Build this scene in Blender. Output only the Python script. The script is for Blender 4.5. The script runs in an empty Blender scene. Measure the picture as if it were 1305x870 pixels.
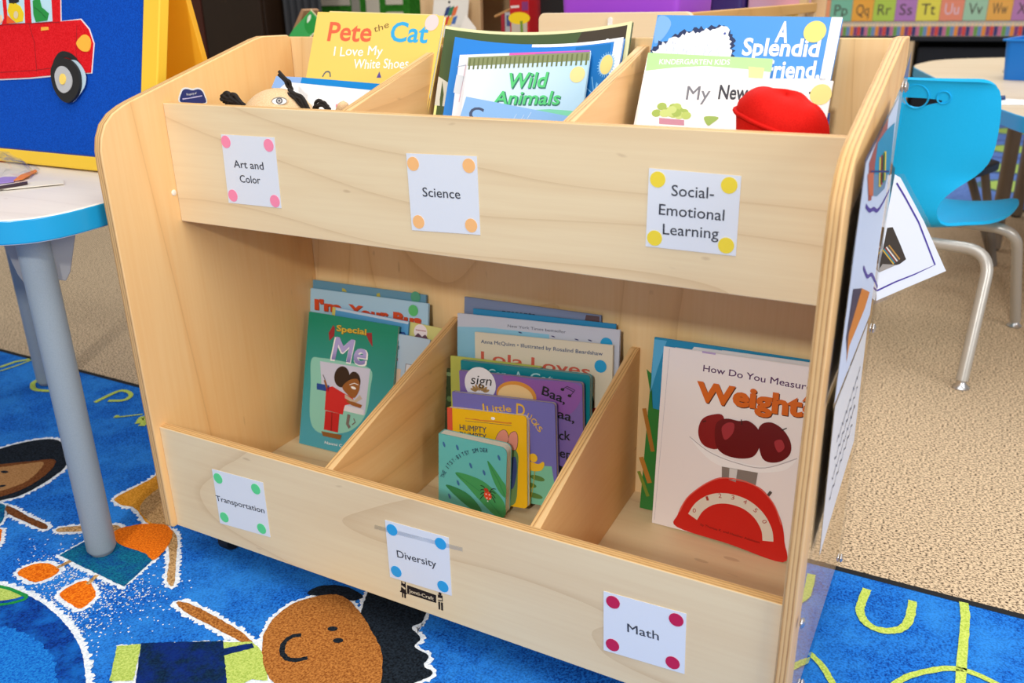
import bpy, bmesh, math, random
from mathutils import Vector, Matrix
random.seed(7)
S = bpy.context.scene
COL = S.collection
R = math.radians

# ------------------------------------------------------------------ camera, light, exposure
cd = bpy.data.cameras.new('camera'); cam = bpy.data.objects.new('camera', cd); COL.objects.link(cam)
cam.matrix_world = Matrix(((0.880851, -0.157125, 0.446556, 1.02448), (0.472992, 0.330946, -0.816550, -0.75181), (-0.019486, 0.930476, 0.365833, 0.80644), (0, 0, 0, 1)))
cd.sensor_width = 36.0
cd.lens = 30.7570
cd.clip_start = 0.02
cd.dof.use_dof = True
cd.dof.focus_distance = 1.15
cd.dof.aperture_fstop = 6.3
S.camera = cam
S.view_settings.view_transform = 'Standard'
S.view_settings.look = 'None'
S.view_settings.gamma = 1.0
S.view_settings.use_curve_mapping = False
S.view_settings.exposure = 0.0
wd = bpy.data.worlds.new('World'); S.world = wd; wd.use_nodes = True
wd.node_tree.nodes['Background'].inputs[0].default_value = (0.96, 0.98, 1.0, 1)
wd.node_tree.nodes['Background'].inputs[1].default_value = 0.42

def area(name, loc, aim, sx, sy, power, color=(1, 1, 1)):
    l = bpy.data.lights.new(name, 'AREA'); l.shape = 'RECTANGLE'; l.size = sx; l.size_y = sy
    l.energy = power; l.color = color
    o = bpy.data.objects.new(name, l); COL.objects.link(o); o.location = loc
    o.rotation_euler = (Vector(aim) - Vector(loc)).to_track_quat('-Z', 'Y').to_euler()
    return o
area('ceiling_panel_light', (1.0, -0.25, 2.7), (0.9, -0.1, 0), 2.6, 1.8, 40, (1, .985, .96))
area('ceiling_panel_light', (0.3, 3.0, 2.7), (0.3, 3.0, 0), 3.0, 2.4, 70, (1, .985, .96))
area('bounced_flash_light', (1.15, -3.2, 2.35), (0.45, 0.2, 0.45), 0.22, 0.22, 60, (1, .975, .94))
area('side_fill_light', (3.8, -0.9, 1.8), (0.0, 0.1, 0.5), 1.8, 1.6, 62, (1, .98, .95))  # added soft fill from the right to brighten the left side; no known window

# ------------------------------------------------------------------ helpers
def lin(h):
    h = h.lstrip('#')
    c = [int(h[i:i+2], 16) / 255 for i in (0, 2, 4)]
    return tuple((x / 12.92 if x <= .04045 else ((x + .055) / 1.055) ** 2.4) for x in c) + (1,)
MATS = {}
def mat(h, rough=.45, metal=0., spec=.4, name=None, coat=0.):
    key = (h, rough, metal, spec, coat)
    if key in MATS: return MATS[key]
    m = bpy.data.materials.new(name or 'paint_' + h); m.use_nodes = True
    b = m.node_tree.nodes['Principled BSDF']
    b.inputs['Base Color'].default_value = lin(h); b.inputs['Roughness'].default_value = rough
    b.inputs['Metallic'].default_value = metal; b.inputs['Specular IOR Level'].default_value = spec
    b.inputs['Coat Weight'].default_value = coat
    MATS[key] = m
    return m
def nodes(name, rough=.5, spec=.4):
    m = bpy.data.materials.new(name); m.use_nodes = True
    nt = m.node_tree; b = nt.nodes['Principled BSDF']
    b.inputs['Roughness'].default_value = rough; b.inputs['Specular IOR Level'].default_value = spec
    tc = nt.nodes.new('ShaderNodeTexCoord')
    return m, nt, b, tc
def N(nt, kind, **kw):
    n = nt.nodes.new(kind)
    for k, v in kw.items():
        if k in n.inputs: n.inputs[k].default_value = v
        else: setattr(n, k, v)
    return n
def ramp(nt, fac, stops):
    r = nt.nodes.new('ShaderNodeValToRGB'); nt.links.new(fac, r.inputs[0])
    e = r.color_ramp.elements
    while len(e) < len(stops): e.new(.5)
    for i, (p, c) in enumerate(stops): e[i].position = p; e[i].color = lin(c)
    return r
def mapping(nt, tc, scale, coord='Object', loc=(0, 0, 0)):
    mp = nt.nodes.new('ShaderNodeMapping'); nt.links.new(tc.outputs[coord], mp.inputs[0])
    mp.inputs['Scale'].default_value = scale; mp.inputs['Location'].default_value = loc
    return mp
def mixc(nt, fac, a, b, mode='MIX'):
    n = nt.nodes.new('ShaderNodeMix'); n.data_type = 'RGBA'; n.blend_type = mode
    for s, v in ((0, fac), (6, a), (7, b)):
        if hasattr(v, 'links'): nt.links.new(v, n.inputs[s])
        else: n.inputs[s].default_value = v
    return n.outputs[2]
def wood(name, axis, light, mid, dark, rough=.42, ring=5.0, seed=0):
    """rotary-cut birch: fine fibre along the grain axis and faint cathedral figure"""
    m, nt, b, tc = nodes(name, rough, .35)
    st = [1, 1, 1]; st['xyz'.index(axis)] = .24
    mp = mapping(nt, tc, st, loc=(seed, seed * .37, seed * .71))
    n1 = N(nt, 'ShaderNodeTexNoise', Scale=3.4, Detail=1.5, Roughness=.4, Distortion=.5); nt.links.new(mp.outputs[0], n1.inputs['Vector'])
    mul = N(nt, 'ShaderNodeMath', operation='MULTIPLY'); mul.inputs[1].default_value = ring; nt.links.new(n1.outputs[0], mul.inputs[0])
    fr = N(nt, 'ShaderNodeMath', operation='FRACT'); nt.links.new(mul.outputs[0], fr.inputs[0])
    st2 = [160, 160, 160]; st2['xyz'.index(axis)] = 5
    mp2 = mapping(nt, tc, st2)
    n2 = N(nt, 'ShaderNodeTexNoise', Scale=1.0, Detail=3.0, Roughness=.6); nt.links.new(mp2.outputs[0], n2.inputs['Vector'])
    n3 = N(nt, 'ShaderNodeTexNoise', Scale=5.0, Detail=3.0); nt.links.new(mp.outputs[0], n3.inputs['Vector'])
    r1 = ramp(nt, fr.outputs[0], [(0, dark), (.07, mid), (.35, light), (.8, light), (1, mid)])
    r2 = ramp(nt, n2.outputs[0], [(.3, mid), (.62, light)])
    r3 = ramp(nt, n3.outputs[0], [(.3, mid), (.6, light)])
    c = mixc(nt, .42, r1.outputs[0], r2.outputs[0]); c = mixc(nt, .30, c, r3.outputs[0])
    # a few short mineral streaks
    st3 = [90, 90, 90]; st3['xyz'.index(axis)] = 30
    mp3 = mapping(nt, tc, st3, loc=(seed * 3, 1, 2))
    v = N(nt, 'ShaderNodeTexNoise', Scale=1.0, Detail=0.0); nt.links.new(mp3.outputs[0], v.inputs['Vector'])
    f = ramp(nt, v.outputs[0], [(.82, '000000'), (.88, '909090')])
    c = mixc(nt, f.outputs[0], c, lin('8a5a32'))
    nt.links.new(c, b.inputs['Base Color'])
    return m
def plywood(name, axis, thick, off=0.):
    """the striped veneers of a plywood edge"""
    m, nt, b, tc = nodes(name, .5, .3)
    sp = N(nt, 'ShaderNodeSeparateXYZ'); nt.links.new(tc.outputs['Object'], sp.inputs[0])
    a = N(nt, 'ShaderNodeMath', operation='ADD'); a.inputs[1].default_value = -off; nt.links.new(sp.outputs['xyz'.index(axis)], a.inputs[0])
    d = N(nt, 'ShaderNodeMath', operation='DIVIDE'); d.inputs[1].default_value = thick; nt.links.new(a.outputs[0], d.inputs[0])
    st = [60, 60, 60]; st['xyz'.index(axis)] = 400
    mp = mapping(nt, tc, (30, 30, 30)); n = N(nt, 'ShaderNodeTexNoise', Scale=1.0, Detail=4.0); nt.links.new(mp.outputs[0], n.inputs['Vector'])
    w = N(nt, 'ShaderNodeMath', operation='MULTIPLY_ADD'); w.inputs[1].default_value = .09; nt.links.new(n.outputs[0], w.inputs[0]); nt.links.new(d.outputs[0], w.inputs[2])
    r = ramp(nt, w.outputs[0], [(0, 'e6c08a'), (.15, 'dcae70'), (.20, '8c5628'), (.27, 'd2a162'), (.42, 'e4bc82'), (.50, '9c6632'), (.56, 'd9aa6c'), (.72, 'e0b67a'), (.80, '865026'), (.87, 'cf9e62'), (1, 'e6c08a')])
    mp2 = mapping(nt, tc, (70, 70, 70)); n2 = N(nt, 'ShaderNodeTexNoise', Scale=1.0, Detail=3.0); nt.links.new(mp2.outputs[0], n2.inputs['Vector'])
    fh = N(nt, 'ShaderNodeMath', operation='MULTIPLY'); fh.inputs[1].default_value = .5; nt.links.new(n2.outputs[0], fh.inputs[0])
    c = mixc(nt, fh.outputs[0], r.outputs[0], lin('e2ba80'))
    nt.links.new(c, b.inputs['Base Color'])
    return m
def speckle(name, a, bb, scale, contrast=(.42, .58), rough=.95, bump=0., big=None, bigs=3., coord='Object', sc=(1, 1, 1)):
    m, nt, b, tc = nodes(name, rough, .1)
    mp = mapping(nt, tc, sc, coord)
    n = N(nt, 'ShaderNodeTexNoise', Scale=scale, Detail=2.0, Roughness=.6); nt.links.new(mp.outputs[0], n.inputs['Vector'])
    r = ramp(nt, n.outputs[0], [(contrast[0], a), (contrast[1], bb)])
    c = r.outputs[0]
    if big:
        n2 = N(nt, 'ShaderNodeTexNoise', Scale=bigs, Detail=6.0, Roughness=.7); nt.links.new(mp.outputs[0], n2.inputs['Vector'])
        f = ramp(nt, n2.outputs[0], [(.42, '000000'), (.62, 'c0c0c0')])
        c = mixc(nt, f.outputs[0], c, lin(big))
    nt.links.new(c, b.inputs['Base Color'])
    if bump:
        bp = N(nt, 'ShaderNodeBump', Strength=bump, Distance=.002); nt.links.new(n.outputs[0], bp.inputs['Height']); nt.links.new(bp.outputs[0], b.inputs['Normal'])
    return m
def gradient(name, axis, lo, hi, c0, c1, rough=.4):
    """a printed colour blend running across a cover"""
    m, nt, b, tc = nodes(name, rough, .4)
    sp = N(nt, 'ShaderNodeSeparateXYZ'); nt.links.new(tc.outputs['Object'], sp.inputs[0])
    mr = N(nt, 'ShaderNodeMapRange'); mr.inputs[1].default_value = lo; mr.inputs[2].default_value = hi
    nt.links.new(sp.outputs['xyz'.index(axis)], mr.inputs[0])
    nt.links.new(ramp(nt, mr.outputs[0], [(0, c0), (1, c1)]).outputs[0], b.inputs['Base Color'])
    return m
def clear(name, tint=(1, 1, 1, 1), r0=.04, rough=.02):
    """thin clear plastic: see-through face on, mirror-like at a grazing angle"""
    m = bpy.data.materials.new(name); m.use_nodes = True; nt = m.node_tree
    for n in list(nt.nodes):
        if n.type != 'OUTPUT_MATERIAL': nt.nodes.remove(n)
    out = [n for n in nt.nodes if n.type == 'OUTPUT_MATERIAL'][0]
    t = N(nt, 'ShaderNodeBsdfTransparent'); t.inputs[0].default_value = tint
    g = N(nt, 'ShaderNodeBsdfGlossy'); g.inputs['Roughness'].default_value = rough
    w = N(nt, 'ShaderNodeLayerWeight'); w.inputs[0].default_value = .5
    p = N(nt, 'ShaderNodeMath', operation='POWER'); p.inputs[1].default_value = 5; nt.links.new(w.outputs['Facing'], p.inputs[0])
    f = N(nt, 'ShaderNodeMath', operation='MULTIPLY_ADD'); f.inputs[1].default_value = 1 - r0; f.inputs[2].default_value = r0; nt.links.new(p.outputs[0], f.inputs[0])
    ge = N(nt, 'ShaderNodeNewGeometry'); s = N(nt, 'ShaderNodeMath', operation='SUBTRACT'); s.inputs[0].default_value = 1; nt.links.new(ge.outputs['Backfacing'], s.inputs[1])
    k = N(nt, 'ShaderNodeMath', operation='MULTIPLY'); nt.links.new(f.outputs[0], k.inputs[0]); nt.links.new(s.outputs[0], k.inputs[1])
    x = N(nt, 'ShaderNodeMixShader'); nt.links.new(k.outputs[0], x.inputs[0]); nt.links.new(t.outputs[0], x.inputs[1]); nt.links.new(g.outputs[0], x.inputs[2])
    nt.links.new(x.outputs[0], out.inputs[0])
    return m
def nylon(h, rough=.5):
    """thin dyed cloth that lets some light through"""
    m = bpy.data.materials.new('nylon_' + h); m.use_nodes = True; nt = m.node_tree; b = nt.nodes['Principled BSDF']
    b.inputs['Base Color'].default_value = lin(h); b.inputs['Roughness'].default_value = rough
    t = N(nt, 'ShaderNodeBsdfTranslucent'); t.inputs[0].default_value = lin(h)
    x = N(nt, 'ShaderNodeMixShader'); x.inputs[0].default_value = .5
    nt.links.new(b.outputs[0], x.inputs[1]); nt.links.new(t.outputs[0], x.inputs[2])
    nt.links.new(x.outputs[0], [n for n in nt.nodes if n.type == 'OUTPUT_MATERIAL'][0].inputs[0])
    return m

def tag(o, label=None, cat=None, group=None, kind=None):
    if label: o['label'] = label
    if cat: o['category'] = cat
    if group: o['group'] = group
    if kind: o['kind'] = kind
    return o
def empty(name, loc=(0, 0, 0), rz=0., M=None, label=None, cat=None, group=None):
    o = bpy.data.objects.new(name, None); COL.objects.link(o); o.empty_display_size = .05
    if M is not None: o.matrix_world = M
    else: o.location = loc; o.rotation_euler = (0, 0, rz)
    return tag(o, label, cat, group)
def link(name, bm, mats, parent=None, smooth=None, bevel=0., seg=2, M=None):
    me = bpy.data.meshes.new(name)
    bmesh.ops.recalc_face_normals(bm, faces=bm.faces) if smooth != 'raw' else None
    bm.to_mesh(me); bm.free()
    for m in (mats if isinstance(mats, (list, tuple)) else [mats]): me.materials.append(m)
    o = bpy.data.objects.new(name, me); COL.objects.link(o)
    if parent: o.parent = parent
    if M is not None: o.matrix_basis = M
    if smooth is not None and smooth != 'raw':
        me.set_sharp_from_angle(angle=R(smooth))
        for p in me.polygons: p.use_smooth = True
    if bevel:
        b = o.modifiers.new('bevel', 'BEVEL'); b.width = bevel; b.segments = seg; b.limit_method = 'ANGLE'; b.angle_limit = R(40)
    return o
def frame(f):
    o, u, n, v = f
    return Matrix(((u[0], n[0], v[0], o[0]), (u[1], n[1], v[1], o[1]), (u[2], n[2], v[2], o[2]), (0, 0, 0, 1)))
def box(bm, x0, x1, y0, y1, z0, z1, mi=0):
    vs = [bm.verts.new(p) for p in ((x0, y0, z0), (x1, y0, z0), (x1, y1, z0), (x0, y1, z0), (x0, y0, z1), (x1, y0, z1), (x1, y1, z1), (x0, y1, z1))]
    for q in ((0, 1, 5, 4), (1, 2, 6, 5), (2, 3, 7, 6), (3, 0, 4, 7), (4, 5, 6, 7), (3, 2, 1, 0)):
        f = bm.faces.new([vs[i] for i in q]); f.material_index = mi
    return vs
def prism(bm, prof, lo, hi, axis='x', mi=0, edge=None):
    """extrude a 2-D profile; axis x: (y,z), y: (x,z), z: (x,y)"""
    def P(a, b, t): return {'x': (t, a, b), 'y': (a, t, b), 'z': (a, b, t)}[axis]
    A = [bm.verts.new(P(a, b, lo)) for a, b in prof]; B = [bm.verts.new(P(a, b, hi)) for a, b in prof]
    f = bm.faces.new(A); f.material_index = mi; f = bm.faces.new(B[::-1]); f.material_index = mi
    n = len(prof)
    for i in range(n):
        f = bm.faces.new((A[i], B[i], B[(i + 1) % n], A[(i + 1) % n])); f.material_index = mi if edge is None else edge
def tube(bm, pts, r, seg=12, mi=0, caps=True):
    pts = [Vector(p) for p in pts]; rings = []
    rr = r if isinstance(r, (list, tuple)) else [r] * len(pts)
    nrm = None
    for i, p in enumerate(pts):
        t = (pts[min(i + 1, len(pts) - 1)] - pts[max(i - 1, 0)]).normalized()
        if nrm is None: nrm = t.orthogonal().normalized()
        else: nrm = (nrm - t * nrm.dot(t)).normalized()
        b = t.cross(nrm)
        rings.append([bm.verts.new(p + (nrm * math.cos(2 * math.pi * k / seg) + b * math.sin(2 * math.pi * k / seg)) * rr[i]) for k in range(seg)])
    for a, b in zip(rings, rings[1:]):
        for k in range(seg):
            f = bm.faces.new((a[k], a[(k + 1) % seg], b[(k + 1) % seg], b[k])); f.material_index = mi
    if caps:
        f = bm.faces.new(rings[0][::-1]); f.material_index = mi; f = bm.faces.new(rings[-1]); f.material_index = mi
def lathe(bm, prof, c=(0, 0, 0), seg=24, mi=0):
    rings = [[bm.verts.new((c[0] + r * math.cos(2 * math.pi * k / seg), c[1] + r * math.sin(2 * math.pi * k / seg), c[2] + z)) for k in range(seg)] for r, z in prof]
    for a, b in zip(rings, rings[1:]):
        for k in range(seg):
            f = bm.faces.new((a[k], a[(k + 1) % seg], b[(k + 1) % seg], b[k])); f.material_index = mi
    f = bm.faces.new(rings[0][::-1]); f.material_index = mi; f = bm.faces.new(rings[-1]); f.material_index = mi
def bend_pts(pts, rad, n=6):
    """round the corners of a polyline"""
    pts = [Vector(p) for p in pts]; out = [pts[0]]
    for a, b, c in zip(pts, pts[1:], pts[2:]):
        d1 = (a - b).normalized(); d2 = (c - b).normalized()
        r = min(rad, (a - b).length * .48, (c - b).length * .48)
        p, q = b + d1 * r, b + d2 * r
        for k in range(n + 1):
            t = k / n; out.append(p * (1 - t) ** 2 + b * 2 * t * (1 - t) + q * t * t)
    out.append(pts[-1]); return out
def catmull(pts, n=6, closed=True):
    P = [Vector(p).to_3d() for p in pts]; L = len(P); out = []
    for i in range(L if closed else L - 1):
        g = (lambda k: P[k % L]) if closed else (lambda k: P[max(0, min(L - 1, k))])
        p0, p1, p2, p3 = g(i - 1), g(i), g(i + 1), g(i + 2)
        for k in range(n):
            t = k / n
            out.append(.5 * ((2 * p1) + (p2 - p0) * t + (2 * p0 - 5 * p1 + 4 * p2 - p3) * t * t + (3 * p1 - p0 - 3 * p2 + p3) * t ** 3))
    if not closed: out.append(P[-1])
    return [(v.x, v.y) for v in out]
def roundrect(x0, x1, y0, y1, r, n=5, corners=(1, 1, 1, 1)):
    out = []
    for (cx, cy, a, on) in ((x0, y0, 180, corners[0]), (x1, y0, 270, corners[1]), (x1, y1, 0, corners[2]), (x0, y1, 90, corners[3])):
        if not on: out.append((cx, cy)); continue
        sx = r if cx == x0 else -r; sy = r if cy == y0 else -r
        for k in range(n + 1):
            t = R(a + 90 * k / n); out.append((cx + sx + r * math.cos(t), cy + sy + r * math.sin(t)))
    return out
def fuzz(pts, step, amp):
    out = []; L = len(pts)
    for i in range(L):
        a, b = Vector(pts[i]), Vector(pts[(i + 1) % L]); d = b - a
        k = max(1, int(d.length / step)); nn = Vector((d.y, -d.x)).normalized() if d.length else Vector((0, 0))
        for j in range(k):
            p = a + d * (j / k) + nn * random.uniform(-amp, amp); out.append((p.x, p.y))
    return out
def grow(pts, g):
    L = len(pts); ar = sum(pts[i][0] * pts[(i + 1) % L][1] - pts[(i + 1) % L][0] * pts[i][1] for i in range(L))
    s = 1 if ar > 0 else -1; out = []
    for i in range(L):
        a, b, c = Vector(pts[i - 1]), Vector(pts[i]), Vector(pts[(i + 1) % L])
        d = c - a
        n = Vector((d.y, -d.x)).normalized() * s
        out.append((b.x + n.x * g, b.y + n.y * g))
    return out

def text_mesh(s, bold=0., shear=0.):
    cu = bpy.data.curves.new('lettering', 'FONT'); cu.body = s; cu.size = 1; cu.offset = bold; cu.shear = shear; cu.resolution_u = 3
    ob = bpy.data.objects.new('lettering', cu); COL.objects.link(ob)
    dg = bpy.context.evaluated_depsgraph_get(); me = bpy.data.meshes.new_from_object(ob.evaluated_get(dg))
    vs = [tuple(v.co) for v in me.vertices]; fs = [tuple(p.vertices) for p in me.polygons]
    bpy.data.objects.remove(ob); bpy.data.curves.remove(cu); bpy.data.meshes.remove(me)
    return vs, fs
CAP = max(v[1] for v in text_mesh('H')[0])

def world(o):
    M = o.matrix_basis.copy()
    while o.parent: o = o.parent; M = o.matrix_basis @ M
    return M

class Art:
    """one flat printed or cut piece: polygons in the plane's own metres, lifted off it by d"""
    def __init__(s): s.bm = bmesh.new(); s.mats = []
    def mi(s, m):
        if isinstance(m, str): m = mat(m)
        if m not in s.mats: s.mats.append(m)
        return s.mats.index(m)
    def poly(s, pts, m, d=0.):
        f = s.bm.faces.new([s.bm.verts.new((p[0], -d, p[1])) for p in pts]); f.material_index = s.mi(m)
        f.normal_update()
        if f.normal.y > 0: f.normal_flip()
    def slab(s, pts, m, d0, d1, me=None):
        i = s.mi(m); e = s.mi(me) if me else i; n = len(pts)
        A = [s.bm.verts.new((p[0], -d0, p[1])) for p in pts]; B = [s.bm.verts.new((p[0], -d1, p[1])) for p in pts]
        f = s.bm.faces.new(A); f.material_index = e; f = s.bm.faces.new(B[::-1]); f.material_index = i
        fs = list(s.bm.faces)[-2:]
        for k in range(n):
            f = s.bm.faces.new((A[k], B[k], B[(k + 1) % n], A[(k + 1) % n])); f.material_index = e; fs.append(f)
        bmesh.ops.recalc_face_normals(s.bm, faces=fs)
    def ell(s, c, rx, ry, m, d=0., rot=0., n=28, a0=0, a1=360):
        k = n if a1 - a0 == 360 else n + 1
        q = [(rx * math.cos(R(a0 + (a1 - a0) * i / n)), ry * math.sin(R(a0 + (a1 - a0) * i / n))) for i in range(k)]
        cr, sr = math.cos(R(rot)), math.sin(R(rot))
        s.poly([(c[0] + x * cr - y * sr, c[1] + x * sr + y * cr) for x, y in q], m, d)
    def ribbon(s, pts, w, m, d=0., fz=0.):
        n = len(pts); Lf, Rt = [], []
        for i in range(n):
            a, b = Vector(pts[max(i - 1, 0)]), Vector(pts[min(i + 1, n - 1)]); t = (b - a).normalized(); nn = Vector((-t.y, t.x))
            ww = (w[i] if isinstance(w, (list, tuple)) else w) / 2
            p = Vector(pts[i]); Lf.append(p + nn * (ww + random.uniform(-fz, fz))); Rt.append(p - nn * (ww + random.uniform(-fz, fz)))
        i = s.mi(m)
        A = [s.bm.verts.new((p.x, -d, p.y)) for p in Lf]; B = [s.bm.verts.new((p.x, -d, p.y)) for p in Rt]
        for k in range(n - 1):
            f = s.bm.faces.new((A[k], B[k], B[k + 1], A[k + 1])); f.material_index = i
            f.normal_update()
            if f.normal.y > 0: f.normal_flip()
    def text(s, string, base, cap, m, d=0., bold=0., shear=0., jit=0., hgt=1.0):
        """base: the two ends of the baseline; cap: capital height"""
        a, b = Vector(base[0]), Vector(base[-1]); u = (b - a); L = u.length; u = u / L; v = Vector((-u.y, u.x))
        if bold and 'M' in string:
            k = bold * cap * .9
            for i, (dx, dy) in enumerate(((-k, -k), (k, k), (-k, k), (k, -k), (0, k), (0, -k), (k, 0))):
                q = [tuple(Vector(p) + u * dx + v * dy) for p in (a, b)]
                s.text(string, q, cap, m, d - .00002 * (i + 1), 0., shear, jit)
            bold = 0.
        vs, fs = text_mesh(string, bold, shear)
        x0 = min(p[0] for p in vs); x1 = max(p[0] for p in vs)
        i = s.mi(m); rnd = random.Random(string)
        # island jitter per letter column
        cols = {}
        B = []
        for p in vs:
            x = (p[0] - x0) / (x1 - x0) * L; y = p[1] / CAP * cap
            B.append((x, y))
        if jit:
            k = max(1, len(string)); offs = [(rnd.uniform(-1, 1) * jit * cap) for _ in range(k + 2)]
            par = list(range(len(vs)))
            def find(q):
                while par[q] != q: par[q] = par[par[q]]; q = par[q]
                return q
            for f in fs:
                for q in f[1:]: par[find(q)] = find(f[0])
            cx = {}
            for q in range(len(vs)): cx.setdefault(find(q), []).append(B[q][0])
            dx = {r_: offs[int(sum(xs) / len(xs) / L * k)] for r_, xs in cx.items()}
            B = [(x, y + dx[find(q)]) for q, (x, y) in enumerate(B)]
        V = []
        for x, y in B:
            p = a + u * x + v * y; V.append(s.bm.verts.new((p.x, -d, p.y)))
        for f in fs:
            try: g = s.bm.faces.new([V[q] for q in f])
            except ValueError: continue
            g.material_index = i; g.normal_update()
            if g.normal.y > 0: g.normal_flip()
    def cut(s, n, axis=0):
        """slice everything so that a curved sheet can follow its bend"""
        xs = [v.co[axis] for v in s.bm.verts]; lo, hi = min(xs), max(xs)
        for k in range(1, n):
            co = [0, 0, 0]; co[axis] = lo + (hi - lo) * k / n; no = [0, 0, 0]; no[axis] = 1
            bmesh.ops.bisect_plane(s.bm, geom=s.bm.verts[:] + s.bm.edges[:] + s.bm.faces[:], plane_co=co, plane_no=no)
    def warp(s, fn):
        for v in s.bm.verts: v.co = Vector(fn(*v.co))
    def done(s, name, parent=None, fr=None, local=False, smooth=None):
        M = Matrix.Identity(4) if fr is None else frame(fr)
        if not local:
            vs = [v.co for v in s.bm.verts]
            lo = [min(v[i] for v in vs) for i in range(3)]; hi = [max(v[i] for v in vs) for i in range(3)]
            c = Vector([(lo[i] + hi[i]) / 2 for i in range(3)])
            for v in s.bm.verts: v.co -= c
            M = M @ Matrix.Translation(c)
        me = bpy.data.meshes.new(name); s.bm.to_mesh(me); s.bm.free()
        for m in s.mats: me.materials.append(m)
        if smooth:
            me.set_sharp_from_angle(angle=R(smooth))
            for p in me.polygons: p.use_smooth = True
        o = bpy.data.objects.new(name, me); COL.objects.link(o)
        if parent:
            o.parent = parent; o.matrix_basis = world(parent).inverted() @ M if fr is not None else M
        else: o.matrix_basis = M
        return o
def copy_thing(src, M):
    r = src.copy(); COL.objects.link(r); r.matrix_world = M
    for ch in src.children:
        c = ch.copy(); COL.objects.link(c); c.parent = r
        for g in ch.children:
            h = g.copy(); COL.objects.link(h); h.parent = c
    return r

# ------------------------------------------------------------------ materials of the place
WOOD_V = wood('birch_standing_grain', 'z', 'f4c88a', 'edb572', 'c4864a', ring=8, seed=3)
WOOD_H = wood('birch_lying_grain', 'x', 'efd8ac', 'e4c698', 'c49c6a', ring=9, seed=9)
WOOD_B = wood('birch_back_grain', 'z', 'f6d5a0', 'edc486', 'cc985c', ring=8, seed=17)
WOOD_D = wood('birch_divider_grain', 'y', 'efc286', 'e4ac6c', 'c4884c', ring=6, seed=5)
CARPET = speckle('woven_tan_carpet', '4c3d30', 'e0c6a4', 230, (.38, .53), bump=.4, sc=(1, 1.5, 1))
WHITE = mat('e4e7ea', .5); PAPER = mat('f2efe8', .7); BLACK = mat('1a1a1c', .5)
STEEL = mat('c8c8ca', .28, .9); GREYLEG = speckle('grey_coated_metal', '98a2a6', '9ea8ac', 900, rough=.34)
ACRYLIC = clear('clear_acrylic')
FILM = clear('laminating_film', (.94, .95, .96, 1), .10, .06)

# ------------------------------------------------------------------ setting
bm = bmesh.new(); box(bm, -5, 5, -3, 7, -.05, 0)
tag(link('floor', bm, CARPET), kind='structure')
WALL = speckle('painted_wall', 'ded8cb', 'e3ddd1', 40, rough=.8)
bm = bmesh.new(); box(bm, -5, 5, 7, 7.1, 0, 2.8); tag(link('wall_back', bm, WALL), kind='structure')
bm = bmesh.new(); box(bm, -5.1, -5, -3, 7.1, 0, 2.8); tag(link('wall_left', bm, WALL), kind='structure')

# ------------------------------------------------------------------ classroom rug with woven pictures
BLUE = speckle('rug_pile_blue', '06368c', '2278da', 340, (.32, .60), bump=.5, big='3a98ec', bigs=9)
def pile(name, a, b, big=None): return speckle('rug_pile_' + name, a, b, 340, (.34, .64), bump=.45, big=big, bigs=34)
P_WHITE = pile('white', 'cfdcea', 'ffffff'); P_BROWN = pile('brown', '84481c', 'c4803e'); P_DARK = pile('black', '0c1016', '232c36')
P_ORANGE = pile('orange', 'd05206', 'ff8a1c'); P_TAN = pile('tan', '90683c', 'dcb078'); P_GOLD = pile('gold', 'c47a14', 'eca63c')
P_LIME = pile('lime', 'a0b84e', 'cbdc74'); P_TEAL = pile('teal', '053f6e', '147a94', '123c94'); P_NAVY = pile('navy', '061a38', '12304c', '0c2c8c')
P_UMBER = pile('umber', '5a2f16', '84502c'); P_FACE = pile('light_brown', '9a6c40', 'bb8a58'); P_DEEP = pile('deep_blue', '06286c', '0d47a6', '1c7ad8')
rug = Art()
rug.slab([(-1.75, -1.35), (2.35, -1.35), (2.35, .424), (-1.75, .424)], BLUE, -.010, -.0005, BLACK)
rug.ribbon([(-1.75, .421), (2.35, .421)], .011, mat('15161a', .9), .0002)
def woven(pts, m, outline=.0062, d=.0008, smooth=5):
    q = catmull(pts, smooth) if smooth else pts
    if outline: rug.poly(fuzz(grow(q, outline), .0026, .0030), P_WHITE, d - .0004)
    rug.poly(fuzz(q, .004, .0007), m, d)
# the child lying nearest: head, hair, smile, arm, shirt and trousers
hair = [(0.3328,0.0652),(0.332,0.0853),(0.344,0.1038),(0.3733,0.1061),(0.4131,0.0977),(0.4403,0.0466),(0.435,0.0259),(0.4577,0.0129),(0.4588,-0.0036),(0.4853,-0.01),(0.4894,-0.0272),(0.5078,-0.0335),(0.5033,-0.0481),(0.4918,-0.0661),(0.491,-0.09),(0.4725,-0.1208),(0.4432,-0.1287),(0.4188,-0.082),(0.368,-0.0081)]
face = [(0.2846,-0.1021),(0.2636,-0.0752),(0.2538,-0.0478),(0.253,-0.0183),(0.2662,0.0097),(0.2887,0.0309),(0.3134,0.0355),(0.3507,0.0198),(0.391,-0.0053),(0.4252,-0.0307),(0.4484,-0.0607),(0.4648,-0.0946),(0.4633,-0.1393),(0.4322,-0.1593),(0.3748,-0.1493),(0.3243,-0.1332)]
q = catmull(hair, 5); rug.poly(fuzz(grow(q, .0058), .0026, .0028), P_WHITE, .0004)
q = catmull(face, 5); rug.poly(fuzz(grow(q, .0058), .0026, .0028), P_WHITE, .0005)
rug.poly(fuzz(catmull(hair, 5), .004, .0007), P_DARK, .0010)
rug.poly(fuzz(catmull([(0.2591,0.018),(0.2589,0.032),(0.2726,0.0471),(0.2976,0.0556),(0.3334,0.0496),(0.3279,0.035),(0.3034,0.0304),(0.2788,0.022)], 5), .004, .0007), P_DARK, .0011)
rug.poly(fuzz(catmull(face, 5), .004, .0007), P_BROWN, .0013)
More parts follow.
